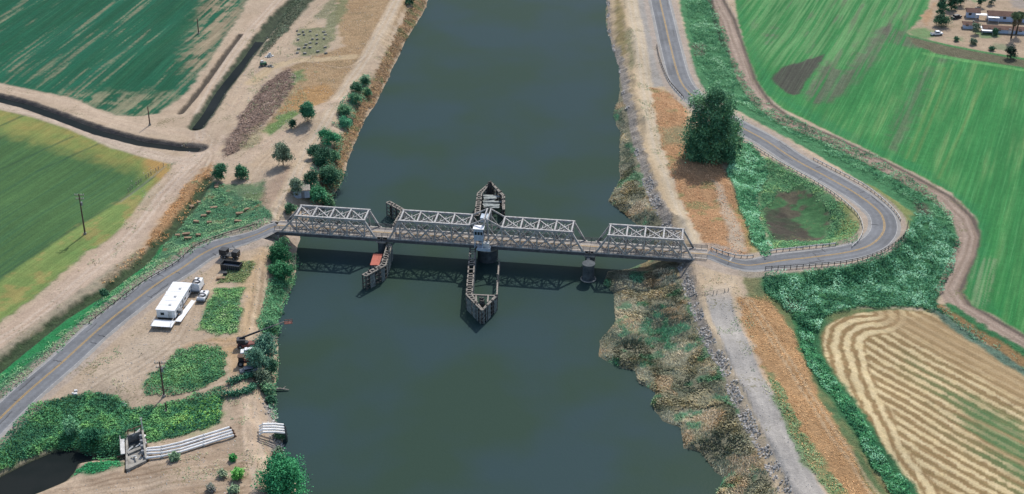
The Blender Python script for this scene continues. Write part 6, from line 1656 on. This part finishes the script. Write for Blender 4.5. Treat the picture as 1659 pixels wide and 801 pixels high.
# ---------------------------------------------------------------- utility poles
def pole(px, py, h_, label, arms=True):
    p = G(px, py); x, y, z = p; root = thing('utility_pole', p, label, 'utility pole', 'wooden utility poles in the west')
    mb = MB(); mb.tube([(x, y, z - .3), (x, y, z + h_)], [.24, .15], 10); mb.build('post', M['pole'], root)
    if arms:
        for zz, w in ((h_ - .5, 1.3), (h_ - 1.7, 1.1)):
            mb = MB(); mb.beam((x - w, y + .25, z + zz), (x + w, y + .25, z + zz), .14, .18); a = mb.build('crossarm', M['timber'], root)
            for d in (-w + .12, -w * .4, w * .4, w - .12):
                mb = MB(); mb.cyl((x + d, y + .25, z + zz + .08), (x + d, y + .25, z + zz + .4), .08, 8); mb.build('insulator', M['white_old'], a)
        mb = MB(); mb.cyl((x + .38, y, z + h_ * .72), (x + .38, y, z + h_ * .72 + 1.0), .26, 12); mb.build('transformer', M['grey_paint'], root)
    mb = MB(); mb.cyl((x, y, z - .1), (x, y, z + .5), .42, 10); mb.build('footing', M['concrete'], root)
pole(138, 380, 12.6, 'tall dark wooden utility pole with crossarms at the edge of the dark green field')
pole(322, 55, 6.0, 'thin wooden pole in the bare corner of the upper field', False)
pole(243, 203, 6.5, 'thin wooden pole between the canal and the upper field', False)
pole(266, 643, 9.5, 'wooden utility pole in the weeds between the yard and the hollow')
pole(270, 668, 2.6, 'short white-topped post in the ground cover above the pump station', False)

# ---------------------------------------------------------------- shed, slabs, odd heaps
p = G(489, 318); x, y, z = p
root = thing('shed', p, 'small grey shed with dusty flat roof at the west end of the bridge', 'shed')
mb = MB(); mb.box((x, y, z + 1.2), (4.6, 3.2, 2.4), .15); wl_ = mb.build('wall', M['bluewhite'], root)
mb = MB(); mb.box((x, y, z + 2.5), (5.1, 3.8, .2), .15); mb.build('roof', M['timber'], root)
mb = MB(); mb.box((x + .6, y - 1.52, z + 1.0), (.9, .1, 1.9), .15); mb.build('door', M['grey_paint'], root)
mb = MB(); mb.box((x - 1.2, y - 1.84, z + 1.4), (.8, .1, .7), .15); mb.build('window', M['glass'], root)
SL = [(351,301.5,8,'topmost of the slabs, beside the fence end'), (351,305.5,6,'second slab from the top'), (346,338,12,'slab just above the middle, lying flat and long'), (323,329,9,'leftmost slab of the middle cluster'),
 (311,337,8,'slab left of the cluster centre'), (330,352,9,'slab at the right of the cluster'), (338,346.5,7,'small slab right of the cluster centre'), (318,361,9,'slab in the cluster with its end raised'), (339,363,8,'small slab below the cluster'), (302,381,12,'long slab near the highway edge'), (322,384,8,'slab close to the highway edge, right of the long one'), (288,383,8,'darkest slab, leftmost of all'), (305,388,12,'pale long slab nearest the highway'), (388,349,12,'tilted slab by the dirt lane'), (400,341,8,'slab on the orange weeds'), (386,361,12,'flat slab at the right edge of the weeds')]
def slab(px, py, wpx, label, base=[None]):
    p = G(px, py, .05); s_ = 6.0; L_ = max(1.2, wpx / s_ * 1.15)
    mb = MB(); rz_ = random.uniform(-.3, .5)
    b = bpy.data.meshes.new('concrete_slab')
    pts = []
    n = 10
    for k in range(n):
        a = 2 * math.pi * k / n; r = random.uniform(.8, 1.1)
        ex = abs(math.cos(a)) ** .5 * math.copysign(1, math.cos(a)); ey = abs(math.sin(a)) ** .5 * math.copysign(1, math.sin(a))
        X_, Y_ = ex * L_ / 2 * r, ey * .5 * r; pts.append((p[0] + X_ * math.cos(rz_) - Y_ * math.sin(rz_), p[1] + X_ * math.sin(rz_) + Y_ * math.cos(rz_)))
    mb.prism(pts, p[2] - .1, p[2] + .5)
    o = mb.build('concrete_slab', M['tan_slab'])
    # origin at its base
    for v_ in o.data.vertices: v_.co -= Vector(p)
    o.location = p; o.rotation_euler = (random.uniform(-.08, .08), random.uniform(-.08, .08), 0)
    bv = o.modifiers.new('bevel', 'BEVEL'); bv.width = .06; bv.segments = 2
    tag(o, label, 'slab', 'tan slabs dumped in the weeds')
for x_, y_, w_, lb in SL: slab(x_, y_, w_, 'tan ' + lb + ' in the green weeds')
# many little grey blocks in the rough ground
kk = 0
for r_ in range(6):
    for c_ in range(5):
        if (r_ * 5 + c_) % 4 == 3: continue
        p = G(482 + c_ * 10.5 + random.uniform(-3, 3) + r_ * .5, 52 + r_ * 6.8 + random.uniform(-2, 2), .02)
        mb = MB(); mb.box((p[0], p[1], p[2] + .25), (random.uniform(.8, 1.3), .6, .5), random.uniform(-.3, .3), .9); o = mb.build('grey_block', M['concrete'])
        for v_ in o.data.vertices: v_.co -= Vector(p)
        o.location = p; tag(o, 'small grey block scattered with others on the weedy ground above the dirt lane', 'block', 'small grey blocks in the rough ground')
def heap(name, px, py, n, size, m, label, cat):
    p = G(px, py); mb = MB()
    for k in range(n):
        a = random.random() * 6.28; r = random.random() * size[0]; hh = size[1] * (1 - r / size[0]) * random.uniform(.5, 1)
        mb.box((p[0] + math.cos(a) * r, p[1] + math.sin(a) * r, p[2] + hh / 2), (random.uniform(.5, 1.1), random.uniform(.4, .9), max(.3, hh)), random.random() * 3, .75)
    o = mb.build(name, m)
    for v_ in o.data.vertices: v_.co -= Vector(p)
    o.location = p; tag(o, label, cat)
heap('rubble_heap', 437, 92, 16, (1.3, 1.6), M['white_old'], 'heap of white rubble beside the dirt lane', 'rubble')
heap('rubble_heap', 438, 108, 12, (1.3, .9), M['concrete'], 'low heap of grey rubble next to the green machine', 'rubble')
p = G(427, 107); x, y, z = p
root = thing('green_machine', p, 'small green farm machine parked beside the grey rubble', 'farm machine')
mb = MB(); mb.box((x, y, z + .9), (2.4, 1.3, .8), .4, .9); mb.build('body', M['green_paint'], root, .08)
mb = MB(); mb.box((x - .4, y, z + 1.6), (1.0, 1.1, .7), .4, .85); mb.build('cab', M['white_old'], root)
for sx in (-.8, .8):
    for sy in (-.7, .7): wheel(root, (x + sx * .92 - sy * .39, y + sx * .39 + sy * .92, z + .4), (-.39, .92), .4, .3)
p = P3(380, 57, 0)
heap('rubble_heap', 381, 120, 5, (.7, .5), M['white_old'], 'small white rubbish heap at the edge of the northern ditch', 'rubbish')
heap('rubble_heap', 202, 656, 4, (.8, .5), M['white_old'], 'small white rubbish pile at the edge of the ground cover', 'rubbish')
heap('rubble_heap', 123, 635, 4, (.9, .4), M['white_old'], 'flat white rubbish pile beside the highway shoulder', 'rubbish')
def log_(a, b, r, label):
    mb = MB(); A = Vector(a); Bq = Vector(b); mb.tube([A, A.lerp(Bq, .5) + Vector((0, .2, .1)), Bq], [r, r * .8, r * .4], 8)
    mb.tube([A.lerp(Bq, .6), A.lerp(Bq, .7) + Vector((.4, 1.0, .3))], [r * .5, r * .2], 6)
    o = mb.build('driftwood_log', M['timber'])
    for v_ in o.data.vertices: v_.co -= A
    o.location = A; tag(o, label, 'log')
log_(PZ(440, 631, .5), PZ(468, 632, .25), .3, 'pale driftwood log reaching from the west bank into the river')
log_(PZ(428, 551, 3.2), PZ(451, 547, .6), .25, 'pale fallen branch lying across the scrub by the red lift')
# long dark hedges beside the foot path
for pts, lb in (([(371,624),(385,618),(400,613),(413,608)], 'trimmed dark hedge beside the dirt path below the machines'), ([(363,641),(378,642),(395,638),(413,630)], 'second dark hedge, curving down to the driftwood log')):
    L = catmull([G(*q_) for q_ in pts], .5); root = thing('hedge', L[0], lb, 'hedge')
    n = 900; t = RNG.uniform(0, len(L) - 1.001, n); i = t.astype(int); f = (t - i)[:, None]; c = L[i] * (1 - f) + L[i + 1] * f
    q_ = c - L[0] + np.stack([RNG.normal(0, .4, n), RNG.normal(0, .4, n), RNG.uniform(.1, 1.3, n)], 1)
    link(bpy.data.objects.new('crown', leaf_mesh('crown', q_, RNG.uniform(.35, .7, n), pal(['#2b5040', '#3c6a50', '#5a8568'], RNG.random(n)))), root)
    mb = MB()
    for k in range(0, len(L), 3): mb.cyl(L[k], L[k] + np.array([0, 0, .9]), .06, 5)
    mb.build('stem', M['bark'], root)

# ---------------------------------------------------------------- farm houses
def house(px, py, Lh, Wh, hw, hr, label, ang=-.16, awn=None):
    p = G(px, py); x, y, z = p; c, s_ = math.cos(ang), math.sin(ang)
    def K(a, b, h): return (x + a * c - b * s_, y + a * s_ + b * c, z + h)
    root = thing('farm_house', p, label, 'house', 'low houses of the farm')
    mb = MB(); mb.box(K(0, 0, hw / 2 - .2), (Lh, Wh, hw + .4), ang); mb.build('wall', M['wall_blue'], root)
    mb = MB(); a, b = Lh / 2 + .4, Wh / 2 + .6
    v8 = [K(-a, -b, hw), K(a, -b, hw), K(a, b, hw), K(-a, b, hw), K(-a, 0, hw + hr), K(a, 0, hw + hr)]
    n = len(mb.v); mb.v += v8; mb.f += [(0, 1, 5, 4), (2, 3, 4, 5), (0, 4, 3), (1, 2, 5), (0, 3, 2, 1)]
    rf = mb.build('roof', M['roof_brown'], root)
    mb = MB(); mb.box(K(Lh * .22, .5, hw + hr * .8), (.6, .6, .9), ang); mb.build('chimney', M['concrete'], rf)
    k = max(2, int(Lh / 3.2))
    for i in range(k):
        t = -Lh / 2 + Lh * (i + .5) / k
        if i == k // 2:
            mb = MB(); mb.box(K(t, -Wh / 2 - .02, 1.0), (1.0, .08, 2.0), ang); mb.build('door', M['white'], root)
        else:
            mb = MB(); mb.box(K(t, -Wh / 2 - .02, 1.5), (1.1, .08, .9), ang); w_ = mb.build('window', M['glass'], root)
            mb = MB(); mb.box(K(t, -Wh / 2 - .06, 1.0), (1.3, .12, .1), ang); mb.build('sill', M['white'], w_)
    if awn is not None:
        mb = MB(); mb.box(K(awn, -Wh / 2 - 1.1, hw - .25), (4.2, 2.0, .12), ang); aw = mb.build('awning', M['white'], root)
        mb = MB()
        for q_ in (-1.9, 1.9): mb.beam(K(awn + q_, -Wh / 2 - 2.0, 0), K(awn + q_, -Wh / 2 - 2.0, hw - .3), .1)
        mb.build('awning_post', M['white'], aw)
house(1575, 27, 4.6, 3.4, 2.3, 1.1, 'small pale blue house with brown roof at the left of the back row', awn=2.9)
house(1634, 33, 15.5, 4.2, 2.3, 1.2, 'long pale blue house with brown roof in the back row', awn=-6.2)
house(1571, 45, 5.0, 3.0, 1.6, .8, 'small brown-roofed stand-in for a roof shadow, at the left of the front row', awn=3.0)  # house shape added in place of the back row's roof shadow
house(1626, 52, 15.0, 3.4, 1.6, .8, 'long low brown-roofed stand-in for a roof shadow, behind the palms in the front row', awn=-6.4)  # likewise added, standing in for the long roof's shadow
